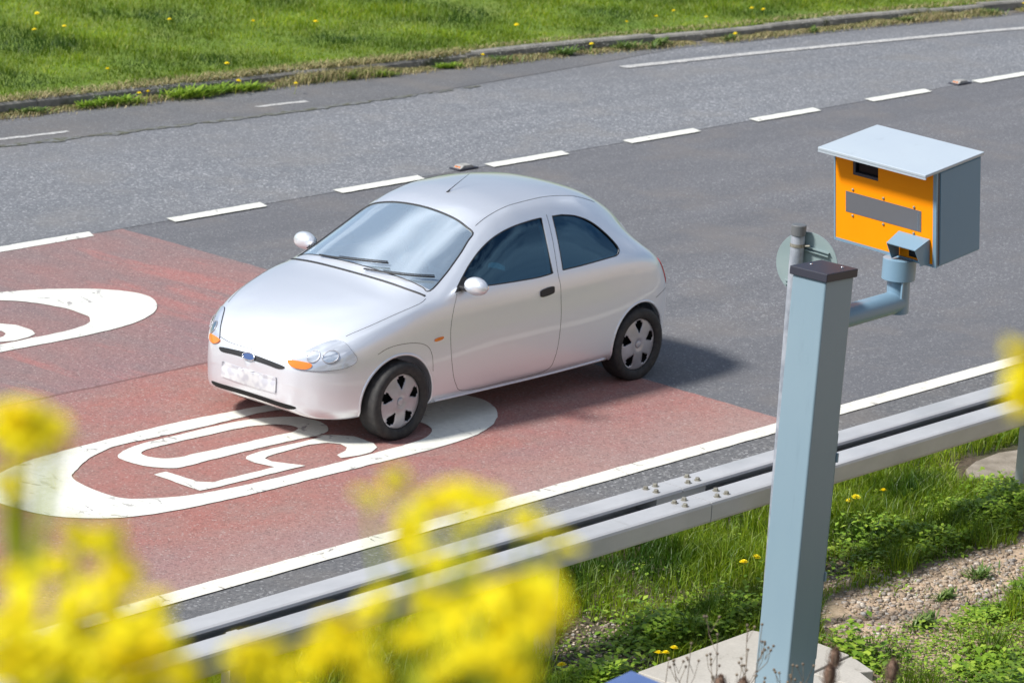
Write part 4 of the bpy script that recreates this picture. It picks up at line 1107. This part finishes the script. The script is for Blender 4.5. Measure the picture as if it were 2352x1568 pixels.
def blades(name, P, H, Wd, m, lean=.45, kind_label=None, bend=.6):
    n = len(P); a = RNG.uniform(0, 2*np.pi, n); la = RNG.uniform(0, 2*np.pi, n); l = np.abs(RNG.normal(lean, lean*.5, n))
    sx, sy = np.cos(a)*Wd*.5, np.sin(a)*Wd*.5
    lx, ly = np.cos(la)*l*H, np.sin(la)*l*H
    V = np.zeros((n, 5, 3))
    V[:, 0] = P + np.stack([-sx, -sy, np.zeros(n)], 1); V[:, 1] = P + np.stack([sx, sy, np.zeros(n)], 1)
    mid = P + np.stack([lx*.3, ly*.3, H*.58], 1)
    V[:, 2] = mid + np.stack([sx*.8, sy*.8, np.zeros(n)], 1); V[:, 3] = mid - np.stack([sx*.8, sy*.8, np.zeros(n)], 1)
    V[:, 4] = P + np.stack([lx, ly, H*(1-.35*np.minimum(l, 1.2)*bend)], 1)
    b = (np.arange(n)*5)[:, None]
    F = np.concatenate([b+np.array([0, 1, 2]), b+np.array([0, 2, 3]), b+np.array([3, 2, 4])], 0)
    o = raw_mesh(name, V.reshape(-1, 3), F, m); o['kind'] = 'stuff'; return o
def nz(x, y, s, k=0): return noise.noise(Vector((x*s, y*s, k)))
# --- far lawn
def lawn():
    P = []; H = []
    n = 330000
    X = RNG.uniform(15.5, 46, n); D = .10 + 9.5*RNG.random(n)**1.25
    KY = np.interp(X, kx, ky); Y = KY + D
    # keep the wedge that the place shows (and a margin)
    keep = (Y < 31.5 - (X-22)*.50) & (Y > 22)
    X, Y, D = X[keep], Y[keep], D[keep]
    A = np.array([nz(x, y, 1.1, 3)+.6*nz(x, y, 3.3, 8) for x, y in zip(X, Y)])
    Z = .105 + .05*np.minimum(1, D/4) + .10*np.clip((D-6)/20, 0, 1) - .02
    h = (.060 + .055*np.clip(A+.35, 0, 1.2))*RNG.uniform(.6, 1.3, len(X))*np.clip(.45+D*.6, .45, 1)
    return np.stack([X, Y, Z], 1), h
P_, H_ = lawn()
blades('lawn_grass', P_, H_, RNG.uniform(.006, .011, len(H_)), M['grass'], .6)
# --- straw and scrub along the kerb foot
n = 60000
X = RNG.uniform(15.5, 46, n); KY = np.interp(X, kx, ky)
A = np.array([nz(x, 0, .55, 5)+.5*nz(x, 0, 2.1, 8) for x in X])
X = X[A > -.30]; KY = KY[A > -.30]; A = A[A > -.30]
Y = KY - np.abs(RNG.normal(0, .095, len(X)))
blades('kerb_scrub', np.stack([X, Y, np.full(len(X), .008)], 1), RNG.uniform(.03, .115, len(X))*np.clip(.5+A*1.6, .4, 1.2), np.full(len(X), .007), M['straw_kerb'], .6)
n = 22000
X = np.concatenate([RNG.uniform(15.5, 46, 9000), RNG.uniform(15.5, 26.5, 13000)]); KY = np.interp(X, kx, ky); Y = KY + np.concatenate([RNG.uniform(.10, .30, 9000), np.abs(RNG.normal(.0, .10, 13000))+.02])
blades('kerb_top_straw', np.stack([X, Y, np.full(n, .10)], 1), RNG.uniform(.03, .07, n), np.full(n, .008), M['straw_kerb'], .9)
# tiny white flowers by the kerb
V = []; F = []
for i in range(1500):
    x = random.uniform(17, 44)
    if nz(x, 0, .7, 11) < -.02: continue
    y = float(kerb_y(x)) - abs(random.gauss(.03, .07)); z = random.uniform(.05, .15); r = random.uniform(.004, .008); b = len(V)
    V += [(x-r, y, z), (x+r, y, z), (x, y, z+r*1.4), (x, y-r, z), (x, y+r, z), (x, y, z+r)]; F += [(b, b+1, b+2), (b+3, b+4, b+5)]
raw_mesh('tiny_white_flowers', np.array(V), np.array(F), M['white_dots'])['kind'] = 'stuff'

# --- leafy weeds: one thing each
def leaf_rosette(nl, L_, Wd, rise, seed, jag=True):
    r = random.Random(seed); V = []; F = []
    for i in range(nl):
        a = r.uniform(0, 2*math.pi); el = r.uniform(.15, 1.25)*rise; l = L_*r.uniform(.55, 1.1); w = Wd*r.uniform(.7, 1.2)
        ox, oy = r.gauss(0, L_*.55), r.gauss(0, L_*.22)
        c, s = math.cos(a), math.sin(a); k = 5; b = len(V)
        for j in range(k+1):
            t = j/k; rr = l*t*math.cos(el*(1-.3*t)); zz = .01 + l*t*math.sin(el) - l*t*t*.35*math.sin(el) ; ww = w*math.sin(math.pi*min(.98, .12+.86*t))*(1-.35*(j % 2) if jag else 1)
            V += [(ox+c*rr - s*ww, oy+s*rr + c*ww, zz+ww*.25), (ox+c*rr + s*ww, oy+s*rr - c*ww, zz+ww*.25)]
        for j in range(k): F += [(b+2*j, b+2*j+1, b+2*j+3), (b+2*j, b+2*j+3, b+2*j+2)]
    return np.array(V), np.array(F)
ORD = ['first', 'second', 'third', 'fourth', 'fifth', 'sixth', 'seventh', 'eighth', 'ninth', 'tenth', 'eleventh', 'twelfth', 'thirteenth', 'fourteenth', 'fifteenth', 'sixteenth', 'seventeenth', 'eighteenth', 'nineteenth', 'twentieth']
weed_me = []
for k, (nl, l, w_, rise) in enumerate(((150, .115, .009, 1.1), (230, .16, .010, .9), (130, .12, .008, 1.3), (320, .19, .009, .9))):
    V, F = leaf_rosette(nl, l, w_, rise, 40+k); o = raw_mesh('x', V, F, M['leaf_pale' if k in (0, 2) else 'leaf']); weed_me.append(o.data); bpy.data.objects.remove(o)
WX = [(20.75, 0, .9), (21.45, 1, .8), (21.75, 1, .95), (22.60, 3, 1.0), (22.95, 1, 1.0), (23.35, 3, .75), (24.35, 0, .8), (24.75, 1, .8), (25.05, 3, .6), (26.05, 1, .65), (26.75, 2, .9), (27.75, 2, 1.1), (28.65, 2, 1.1), (29.15, 0, 1.25), (30.2, 2, .8), (31.6, 0, .8), (33.2, 0, .9), (34.6, 2, .9), (36.4, 0, .9)]
for i, (x, k, s) in enumerate(WX):
    o = bpy.data.objects.new('kerb_weed', weed_me[k]); COL.objects.link(o)
    o.location = (x, float(kerb_y(x)) - .10 - (.05 if k == 3 else 0), .005); o.scale = (s*1.25, s*.85, s); o.rotation_euler = (0, 0, random.uniform(-.5, .5))
    tag(o, ['bright tufted', 'dark spreading', 'upright pale', 'low sprawling'][k] + ' green weed growing in the far gutter, %s weed from the left' % ORD[i], 'weed', 'weeds growing along the far kerb')

# --- dandelions
def dandelion():
    t = empty('dandelion', (0, 0, 0), 'x', 'flower', 'dandelions in the grass')
    MB().tube([(0, 0, 0), (.006, .002, .06), (.004, 0, .135)], [.0025, .0022, .002], 5).build('stem', M['rape_green'], t)
    V = []; F = []
    for ring, (r, z, n) in enumerate(((.030, .140, 18), (.022, .148, 14), (.012, .153, 9))):
        for i in range(n):
            a = 2*math.pi*i/n + ring*.2; c, s = math.cos(a), math.sin(a); w = .0045; b = len(V)
            V += [(.002*c, .002*s, .134), (r*.7*c - s*w, r*.7*s + c*w, z-.002), (r*.7*c + s*w, r*.7*s - c*w, z-.002), (r*c - s*w*.6, r*s + c*w*.6, z), (r*c + s*w*.6, r*s - c*w*.6, z)]
            F += [(b, b+1, b+2), (b+1, b+3, b+2), (b+2, b+3, b+4)]
    h = raw_mesh('flower_head', np.array(V), np.array(F), M['dand'], t)
    return t
FARL = [(25.92, 27.24), (26.16, 27.11), (24.57, 26.25), (23.63, 27.29), (23.34, 26.55), (22.98, 26.55), (25.89, 25.41), (25.25, 25.71), (22.18, 24.56), (23.45, 24.21), (27.86, 24.24), (29.14, 23.75), (29.67, 23.74), (30.14, 23.86), (31.31, 24.48), (30.32, 23.55), (31.34, 23.5), (31.27, 23.62), (32.51, 23.72), (32.64, 23.86), (33.0, 23.56)]
KERBD = [(23.09, 23.70), (23.63, 23.42), (21.88, 23.80), (21.99, 23.78), (26.4, 23.46), (28.06, 23.30), (30.15, 22.98), (35.2, 22.5)]
NEARD = [(15.48, 11.36), (15.28, 11.29), (13.69, 10.66), (13.77, 10.66), (13.86, 10.68), (13.15, 10.84), (16.83, 11.66), (16.91, 11.68), (17.14, 11.63), (11.96, 11.55), (11.90, 11.60)]
d0 = dandelion(); dch = list(d0.children); used = False
def imgx(x, y): return (x*rt2.x + y*rt2.y)/((x*fw.x + y*fw.y))
for L_, zf, sc, fmt in ((FARL, lambda x, y: lawn_z(x, y)-.03, .95, 'yellow dandelion on the far lawn, %s from the left there'), (KERBD, lambda x, y: .0, .95, 'yellow dandelion in the weeds of the far gutter, %s from the left there'), (NEARD, lambda x, y: verge_z(x, y)-.01, .85, 'yellow dandelion on the near verge by the barrier, %s from the left there')):
    for i, (x, y) in enumerate(sorted(L_, key=lambda p: imgx(*p))):
        lab = fmt % (ORD[i] if i < 20 else 'last')
        if not used: o = d0; used = True
        else:
            o = d0.copy(); COL.objects.link(o)
            for ch in dch: c = ch.copy(); COL.objects.link(c); c.parent = o
        o['label'] = lab; o.location = (x, y, zf(x, y)); o.rotation_euler = (random.uniform(-.2, .2), random.uniform(-.2, .2), random.uniform(0, 6)); s = sc*random.uniform(.85, 1.15); o.scale = (s, s, s)

# --- near verge: grass by patches
def inpoly(x, y, P):
    c = False; j = len(P)-1
    for i in range(len(P)):
        a, b = P[i], P[j]
        if (a[1] > y) != (b[1] > y) and x < (b[0]-a[0])*(y-a[1])/(b[1]-a[1])+a[0]: c = not c
        j = i
    return c
GRAVEL = [(14.85, 10.40), (15.25, 10.72), (15.84, 10.80), (16.5, 10.68), (17.4, 10.75), (18.8, 10.9), (19.5, 10.5), (17.6, 10.05), (16.6, 10.18), (16.1, 10.02), (15.6, 10.10), (15.2, 10.12), (14.85, 10.2)]
BARE = [(13.25, 11.05), (13.5, 11.25), (13.95, 11.42), (14.2, 11.30), (14.05, 10.95), (13.75, 10.72), (13.3, 10.72)]
BARE2 = [(15.2, 11.05), (15.9, 11.25), (16.1, 11.1), (15.7, 10.85), (15.2, 10.8)]
SLABS = [[(12.9, 9.1), (12.9, 10.66), (14.53, 10.67), (14.66, 10.2), (14.58, 9.84), (14.3, 9.6), (13.95, 9.38), (13.7, 9.15)], [(17.95, 11.62), (18.25, 11.38), (19.05, 11.4), (19.05, 11.9), (18.3, 11.9)]]
def dens(x, y):
    if any(inpoly(x, y, s) for s in SLABS): return 0
    e = .12*nz(x, y, 3, 2)
    if inpoly(x+e, y+e, GRAVEL): return .02 + max(0, nz(x, y, 2.2, 6)-.25)*.6
    if inpoly(x+e, y+e, BARE) or inpoly(x+e, y+e, BARE2): return .05
    if 16.2 < x < 18.8 and 10.7 < y < 11.5: return .8
    if y < 10.1 and x > 14.6: return max(.1, min(.8, .45+1.3*nz(x, y, 1.6, 21)))
    return max(.12, min(1, .75 + 1.1*nz(x, y, .9, 7)))
PX = []; HH = []
n = 240000
X = RNG.uniform(9.8, 21, n); Y = RNG.uniform(8.3, 12.33, n); K = RNG.random(n)
for x, y, k in zip(X, Y, K):
    dd = dens(x, y)
    if k < dd:
        PX.append((x, y, verge_z(x, y)-.01))
        tall = .5 + .8*max(0, min(1, .5+1.2*nz(x, y, 1.4, 1))) + (.25 if y > 10.9 else 0)
        if y < 10.1: tall *= .6
        HH.append((.055+.085*random.random())*tall*(.5 if dd < .3 else 1))
PX = np.array(PX); HH = np.array(HH)
blades('verge_grass', PX, HH, RNG.uniform(.0035, .0075, len(HH)), M['grass2'], .55)
# taller seeding tussocks
PX = []; HH = []
for i in range(60):
    cx, cy = random.uniform(10.5, 20), random.uniform(9.3, 12.2)
    if dens(cx, cy) < .4: continue
    for j in range(90): PX.append((cx+random.gauss(0, .05), cy+random.gauss(0, .05), 0)); HH.append(random.uniform(.10, .26))
blades('tussock_grass', np.array(PX), np.array(HH), np.full(len(HH), .0045), M['grass2'], .6, bend=.7)
# broad-leaved ground cover
V = []; F = []
def gcover(n, fx, hmax, size):
    for i in range(n):
        x, y = fx()
        if any(inpoly(x, y, s) for s in SLABS) or (inpoly(x, y, GRAVEL) and nz(x, y, 2.2, 6) < .2): continue
        z = verge_z(x, y) + random.uniform(.0, hmax)*max(.25, .6+nz(x, y, 2.5, 9)); a = random.uniform(0, 6.28); c, s = math.cos(a), math.sin(a); L_ = size*random.uniform(.6, 1.3); w = L_*.36; t = random.uniform(-.4, .6)*L_; b = len(V)
        V.extend([(x, y, z), (x+c*L_*.5-s*w, y+s*L_*.5+c*w, z+t*.5+w*.3), (x+c*L_*.5+s*w, y+s*L_*.5-c*w, z+t*.5+w*.3), (x+c*L_, y+s*L_, z+t)])
        F.extend([(b, b+2, b+1), (b+1, b+2, b+3)])
gcover(7500, lambda: (random.gauss(17.5, .75), random.gauss(11.08, .17)), .16, .035)
gcover(3000, lambda: (random.gauss(14.35, .30), random.gauss(10.98, .12)), .14, .04)
gcover(2600, lambda: (random.gauss(13.15, .2), random.gauss(10.72, .10)), .10, .04)
gcover(15000, lambda: (random.uniform(14.5, 19), random.uniform(8.6, 10.15)), .12, .026)
for q in range(46):
    cx, cy, cs = random.uniform(14.6, 19), random.uniform(8.7, 10.2), random.uniform(.05, .16)
    gcover(int(2600*cs), lambda: (random.gauss(cx, cs), random.gauss(cy, cs*.7)), random.uniform(.12, .28), random.choice((.022, .035, .05)))
gcover(9000, lambda: (random.uniform(10.2, 19), random.uniform(9.2, 11.9)), .07, .028)
raw_mesh('ground_cover', np.array(V), np.array(F), M['leaf'])['kind'] = 'stuff'
# upright leafy weeds on the gravel
for i, (x, y, s, lab) in enumerate(((15.95, 10.33, .62, 'small upright green weed on the gravel right of the camera post'), (16.42, 10.42, .75, 'taller green weed in the middle of the gravel'), (15.45, 10.14, .85, 'bushy green weed at the near edge of the gravel'), (16.35, 10.08, .8, 'green weed below the gravel toward the right edge'), (14.98, 10.62, .6, 'blue-green rosette weed beside the camera post hinge'), (18.75, 11.5, .7, 'bright leafy weed by the barrier post at the right edge'))):
    o = bpy.data.objects.new('verge_weed', weed_me[2 if i % 2 else 0]); COL.objects.link(o); o.location = (x, y, verge_z(x, y)); o.scale = (s, s, s*1.1); tag(o, lab, 'weed', 'weeds on the near verge')
# stones
ico = bmesh.new(); bmesh.ops.create_icosphere(ico, subdivisions=1, radius=1); IV = np.array([v.co[:] for v in ico.verts]); IF = np.array([[v.index for v in f.verts] for f in ico.faces]); ico.free()
V = []; F = []; b = 0
def stone(x, y, r):
    global b
    sc = np.array([RNG.uniform(.7, 1.3), RNG.uniform(.7, 1.3), RNG.uniform(.4, .8)])*r
    v = IV*sc*RNG.uniform(.8, 1.2, (len(IV), 1)); a = RNG.uniform(0, 6.28); c, s = np.cos(a), np.sin(a)
    v = v @ np.array([[c, s, 0], [-s, c, 0], [0, 0, 1]]); V.append(v + np.array([x, y, verge_z(x, y)+r*.25])); F.append(IF+b); b += len(IV)
cnt = 0
while cnt < 3900:
    x, y = random.uniform(14.8, 19.6), random.uniform(9.9, 11.0)
    if inpoly(x+.35*nz(x, y, 2.8, 1), y+.35*nz(x, y, 2.8, 5), GRAVEL) and nz(x, y, 1.9, 31) > -.28 + .3*random.random()-.1: stone(x, y, random.choice((.004, .005, .006, .008, .011, .014, .020))*random.uniform(.8, 1.3)); cnt += 1
for P, k in ((BARE, 500), (BARE2, 350)):
    c = 0
    while c < k:
        x, y = random.uniform(13.2, 16.2), random.uniform(10.6, 11.5)
        if inpoly(x, y, P): stone(x, y, random.choice((.005, .008, .012))*random.uniform(.8, 1.3)); c += 1
for i in range(3200):
    x, y = (random.uniform(12, 19), random.uniform(9.2, 11.9)) if i % 2 else (random.gauss(16.3, 1.3), random.gauss(10.45, .35))
    if any(inpoly(x, y, s) for s in SLABS): continue
    stone(x, y, random.uniform(.005, .014))
raw_mesh('gravel', np.concatenate(V), np.concatenate(F), M['stones'])['kind'] = 'stuff'
for x, y, r in ((15.72, 11.07, .03), (15.30, 10.86, .035), (17.35, 10.55, .05), (14.62, 10.66, .028)): pass

# --- dead stalks and teasels in front of the slabs
def stalk(base, top, seed, lab, droop=.3, nb=5, blue=False):
    r = random.Random(seed); B = Vector(base); T = Vector(top); t = empty('dry_stalk', B, lab, 'dead plant', 'dead stalks at the bottom of the frame')
    mb = MB(B); pts = catmull([B, B.lerp(T, .5)+Vector((r.gauss(0, .03), r.gauss(0, .03), 0)), T], 5)
    mb.tube(pts, [.0032-.0018*i/(len(pts)-1) for i in range(len(pts))], 5)
    tips = [T]
    for i in range(nb):
        f = r.uniform(.58, .93); p = pts[int(f*(len(pts)-1))]; an = r.uniform(0, 6.28); l = r.uniform(.08, .2)
        q = p + Vector((math.cos(an)*l*.5, math.sin(an)*l*.5, l)); mb.tube([p, p.lerp(q, .5)+Vector((math.cos(an)*.015, math.sin(an)*.015, 0)), q], [.0017, .0014, .001], 4); tips.append(q)
        for k in range(2):
            an2 = r.uniform(0, 6.28); q2 = p.lerp(q, .6); q3 = q2 + Vector((math.cos(an2)*.03, math.sin(an2)*.03, .06)); mb.tube([q2, q3], [.0012, .0009], 4); tips.append(q3)
    mb.build('stem', M['straw'], t)
    for q in tips:
        MB(B).lathe([(.001, -.006), (.005, -.002), (.006, .003), (.001, .007)], 6, Matrix.Translation(q)).build('seed_head', M['straw'], t)
ST = [(9.88, 7.63, 1.80, 'leftmost dead twiggy stalk in front of the concrete slab'), (9.95, 7.58, 1.86, 'dead stalk between the dandelions and the camera post, second from the left'), (10.02, 7.51, 1.90, 'tall dead branching stalk left of the camera post'), (10.09, 7.41, 1.85, 'dead stalk with curled branches just left of the camera post'), (10.135, 7.385, 1.95, 'dark thin stalk rising in front of the camera post'), (10.20, 7.27, 1.80, 'short dead stalk at the foot of the post shadow side')]
for i, (x, y, z, lab) in enumerate(ST): stalk((x-.03, y-.05, verge_z(x, y)), (x, y, z), 60+i, lab, nb=7)
TS = [((9.375, 6.504, 2.242), .037, 'brown teasel head right of the camera post, tallest of the three there'), ((8.963, 6.235, 2.352), .040, 'brown teasel head low beside the foot of the camera post'), ((9.107, 6.08, 2.381), .038, 'brown teasel head farthest right at the bottom edge'), ((9.095, 6.788, 2.125), .035, 'teasel head tip at the bottom edge, left of the camera post'), ((9.148, 6.726, 2.120), .035, 'teasel head tip at the bottom edge, nearest the camera post')]
for i, (c, hl, lab) in enumerate(TS):
    C_ = Vector(c); B = Vector((c[0], c[1]-.04, verge_z(c[0], c[1])))
    t = empty('teasel', B, lab, 'dead plant', 'teasels at the bottom of the frame')
    MB(B).tube([B, B.lerp(C_, .6)+Vector((.01, 0, 0)), C_-Vector((0, 0, hl))], [.005, .004, .003], 6).build('stem', M['straw'], t)
    V = []; F = []
    for k in range(700):
        u_ = random.uniform(-1, 1); a = k*2.39996; rr = .019*math.sqrt(max(0, 1-u_*u_))*(1.05-.2*u_); p = C_ + Vector((rr*math.cos(a), rr*math.sin(a), u_*hl)); n_ = Vector((math.cos(a)*math.sqrt(1-u_*u_), math.sin(a)*math.sqrt(1-u_*u_), u_*.6+.3)).normalized()
        q = p + n_*.009; s_ = n_.cross(Vector((0, 0, 1))).normalized()*.0016; b2 = len(V); V += [tuple(p-s_-B), tuple(p+s_-B), tuple(q-B)]; F += [(b2, b2+1, b2+2)]
    hd_ = raw_mesh('seed_head', np.array(V), np.array(F), M['teasel'], t)
    MB(B).lathe([(.003, -hl), (.014, -hl*.6), (.018, 0), (.014, hl*.6), (.003, hl)], 12, Matrix.Translation(C_)).build('seed_core', M['teasel'], hd_, True)
    br = MB(B)
    for k in range(5):
        a = k*1.257; br.tube([C_-Vector((0, 0, hl)), C_+Vector((.035*math.cos(a), .035*math.sin(a), -.2*hl)), C_+Vector((.03*math.cos(a), .03*math.sin(a), hl*.9))], [.0016, .0012, .0008], 4)
    br.build('bract', M['straw'], t)

# --- yellow rapeseed plants close to the viewer, rooted on the embankment
def flower_cluster(C, k, spread, rr, out):
    V, F = out
    for i in range(int(k*1.5)):
        c = Vector(C) + Vector((rr.gauss(0, 1), rr.gauss(0, 1), rr.gauss(0, .8)))*spread*.60
        ax = Vector((rr.gauss(0, .6), rr.gauss(0, .6), 1)).normalized(); t1 = ax.orthogonal().normalized(); t2 = ax.cross(t1); a0 = rr.uniform(0, 1.5)
        for p in range(4):
            a = a0 + p*math.pi/2; dr = t1*math.cos(a) + t2*math.sin(a); sd = ax.cross(dr); s = .0118*rr.uniform(.85, 1.15); b = len(V)
            V += [tuple(c), tuple(c+dr*s*.55+sd*s*.42+ax*s*.28), tuple(c+dr*s*.55-sd*s*.42+ax*s*.28), tuple(c+dr*s*1.05+sd*s*.30+ax*s*.12), tuple(c+dr*s*1.05-sd*s*.30+ax*s*.12)]
            F += [(b, b+1, b+2), (b+1, b+3, b+2), (b+2, b+3, b+4)]
def rape(cl, lab, seed, green=0, base=None, nd=None):
    rr = random.Random(seed)
    bx_ = sum(c[0] for c in cl)/len(cl); by_ = sum(c[1] for c in cl)/len(cl)
    B = Vector(base) if base else Vector((bx_*.97, by_*.97, 0)); B.z = verge_z(B.x, B.y) if False else min(4.5, (9-B.y)*.5)
    t = empty('rapeseed_plant', B, lab, 'flowering plant', 'yellow rapeseed plants close to the viewer')
    zlo = min(c[2] for c in cl)
    topc = max(cl, key=lambda c: c[2]); node = Vector(nd) if nd else Vector((bx_, by_, zlo-.10))
    main = catmull([B, B.lerp(node, .55)+Vector((rr.gauss(0, .015), rr.gauss(0, .015), 0)), node], 6)
    MB(B).tube(main, [.007-.003*i/(len(main)-1) for i in range(len(main))], 8).build('stem', M['rape_green'], t, True)
    for c in cl:
        C = Vector(c[:3]); out = ([], []); flower_cluster(C-B, c[3], c[4], rr, out)
        h = raw_mesh('flower_cluster', np.array(out[0]), np.array(out[1]), M['petal'], t)
        s0 = node + (Vector((0, 0, rr.uniform(-.03, .03))))
        mid = s0.lerp(C, .55); mid.x += (C.x-s0.x)*.18; mid.y += (C.y-s0.y)*.18
        pts = catmull([s0, mid, C-Vector((0, 0, .006))], 5)
        mb = MB(B); mb.tube(pts, [.0028-.0014*i/(len(pts)-1) for i in range(len(pts))], 6)
        for j in range(3):     # short flower stalks and unopened buds
            q = C + Vector((rr.gauss(0, 1), rr.gauss(0, 1), rr.gauss(0, .8)))*c[4]*.6
            mb.tube([C-Vector((0, 0, .012)), q], .0008, 4); mb.lathe([(.0005, -.003), (.0018, 0), (.0005, .004)], 6, Matrix.Translation(q))
        mb.build('flower_stalk', M['rape_green'], h).matrix_parent_inverse = Matrix()
    # leaves low on the stem and a few thin ones among the heads
    for j in range(5 + green):
        f = rr.uniform(.15, .75) if j < 5 else rr.uniform(.85, 1.0)
        p = main[int(f*(len(main)-1))]; a = rr.uniform(0, 6.28); l = rr.uniform(.09, .16) if j < 5 else rr.uniform(.05, .09); w = l*.28
        dv = Vector((math.cos(a), math.sin(a), .5)); sv = Vector((-math.sin(a), math.cos(a), 0)); V = []; F = []
        for k in range(7):
            u_ = k/6; q = p + dv*l*u_ - Vector((0, 0, l*.6*u_*u_)) - B; ww = w*math.sin(math.pi*(.06+.9*u_)); V += [tuple(q+sv*ww), tuple(q-sv*ww)]
        for k in range(6): F += [(2*k, 2*k+1, 2*k+3), (2*k, 2*k+3, 2*k+2)]
        raw_mesh('leaf', np.array(V), np.array(F), M['rape_green'], t)
CENTRE = [(1.744,1.635,5.536,1,0.001),(1.758,1.623,5.549,2,0.0032),(1.727,1.576,5.537,4,0.0069),(1.773,1.601,5.535,4,0.007),(1.785,1.589,5.54,4,0.007),(1.758,1.546,5.554,4,0.0063),(1.767,1.535,5.549,3,0.0056),(1.688,1.542,5.537,3,0.0055),(1.817,1.546,5.526,2,0.0045),(1.825,1.535,5.521,2,0.0051),(1.831,1.523,5.508,2,0.0045),(1.787,1.576,5.515,2,0.0045),(1.696,1.527,5.525,3,0.0049),(1.719,1.502,5.527,2,0.0055),(1.576,1.503,5.51,5,0.0082),(1.584,1.488,5.497,5,0.0088),(1.632,1.515,5.507,4,0.009),(1.641,1.497,5.487,5,0.0105),(1.659,1.487,5.513,5,0.009),(1.631,1.442,5.518,5,0.01),(1.681,1.463,5.519,4,0.0078),(1.66,1.418,5.542,5,0.0082),(1.672,1.405,5.543,6,0.0082),(1.638,1.366,5.546,6,0.008),(1.628,1.372,5.532,6,0.0086),(1.653,1.418,5.519,5,0.0088),(1.644,1.42,5.499,6,0.01),(1.594,1.403,5.509,6,0.0103),(1.653,1.404,5.486,4,0.0076),(1.616,1.445,5.48,4,0.0088),(1.59,1.473,5.478,4,0.0088)]
SMALL = [(1.54,1.536,5.49,5,0.0082),(1.533,1.539,5.477,5,0.0088),(1.545,1.524,5.474,3,0.0071),(1.558,1.512,5.481,3,0.0076),(1.533,1.545,5.49,3,0.0071),(1.543,1.53,5.482,5,0.0088),(1.568,1.505,5.493,4,0.0076)]
LEFT = [(1.515,1.771,5.608,5,0.008),(1.517,1.763,5.594,6,0.0092),(1.509,1.773,5.596,5,0.008),(1.523,1.761,5.606,4,0.008),(1.521,1.754,5.586,3,0.008),(1.564,1.783,5.584,4,0.0075),(1.565,1.778,5.572,2,0.0056),(1.591,1.812,5.534,1,0.0019),(1.506,1.763,5.561,3,0.0074),(1.506,1.759,5.552,2,0.0049),(1.565,1.753,5.511,2,0.0044),(1.564,1.756,5.515,1,0.0031),(1.578,1.736,5.506,2,0.0044),(1.55,1.689,5.506,3,0.0055),(1.547,1.69,5.497,2,0.0043),(1.553,1.759,5.49,2,0.0038),(1.505,1.736,5.492,2,0.0061),(1.497,1.746,5.496,3,0.0074),(1.56,1.665,5.475,2,0.0049),(1.522,1.632,5.48,2,0.006),(1.508,1.653,5.49,3,0.0066),(1.496,1.662,5.478,4,0.0078),(1.481,1.681,5.485,3,0.0078),(1.469,1.694,5.478,4,0.0084),(1.46,1.707,5.486,4,0.0078),(1.472,1.612,5.481,4,0.0076),(1.504,1.574,5.479,4,0.0076),(1.492,1.586,5.473,3,0.0076),(1.457,1.626,5.472,4,0.0088),(1.442,1.644,5.473,4,0.0088),(1.426,1.661,5.472,5,0.0088),(1.439,1.651,5.484,5,0.01),(1.453,1.635,5.484,5,0.01),(1.464,1.616,5.468,5,0.01),(1.482,1.602,5.485,4,0.0076),(1.485,1.592,5.469,4,0.0076),(1.506,1.567,5.47,4,0.0071),(1.467,1.701,5.492,4,0.009),(1.489,1.677,5.497,3,0.0072),(1.425,1.669,5.489,5,0.01),(1.432,1.651,5.464,5,0.01),(1.48,1.609,5.499,3,0.0065),(1.547,1.701,5.526,3,0.0043),(1.55,1.692,5.514,3,0.0043),(1.552,1.685,5.502,4,0.0049),(1.51,1.655,5.502,3,0.0054),(1.529,1.632,5.498,3,0.0054),(1.532,1.705,5.493,3,0.0055),(1.533,1.717,5.526,3,0.0037),(1.521,1.723,5.506,3,0.0037),(1.519,1.639,5.488,3,0.006),(1.499,1.586,5.495,4,0.0065)]
RIGHT = [(2.078,1.3,5.665,5,0.0038),(2.077,1.296,5.654,4,0.0045),(2.073,1.294,5.636,5,0.0045),(2.074,1.289,5.629,4,0.0051),(2.078,1.292,5.648,5,0.0051)]

rape([c for i, c in enumerate(CENTRE) if i < 8 or i in (12, 13)], 'blurred yellow blossom arch over the edge line, upper sprays of the central clump', 1)
rape([c for i, c in enumerate(CENTRE) if 8 <= i < 12 or 18 <= i < 26], 'blurred bright yellow blossoms crowding in front of the barrier, right side of the central clump', 2, 4)
rape([c for i, c in enumerate(CENTRE) if i in (14, 15, 16, 17, 26, 27, 28, 29, 30)], 'blurred yellow blossoms at the bottom, left side of the central clump', 3, 5)
rape(SMALL, 'blurred yellow blossoms alone at the bottom edge, between the left and central clumps', 4, 1)
rape(LEFT[:10], 'blurred yellow blossoms at the left edge over the end of the near roundel', 5, 2)
rape(LEFT[10:18], 'thin blurred yellow sprays above the lower left corner', 6, 2)
rape(LEFT[18:], 'dense blurred yellow and green blossoms filling the bottom left corner', 7, 8)
rape(RIGHT, 'blurred yellow blossoms just entering at the right edge', 8, 0, (RIGHT[0][0]+.35, RIGHT[0][1]-.30, 0), (RIGHT[0][0]+.12, RIGHT[0][1]-.10, RIGHT[0][2]-.12))
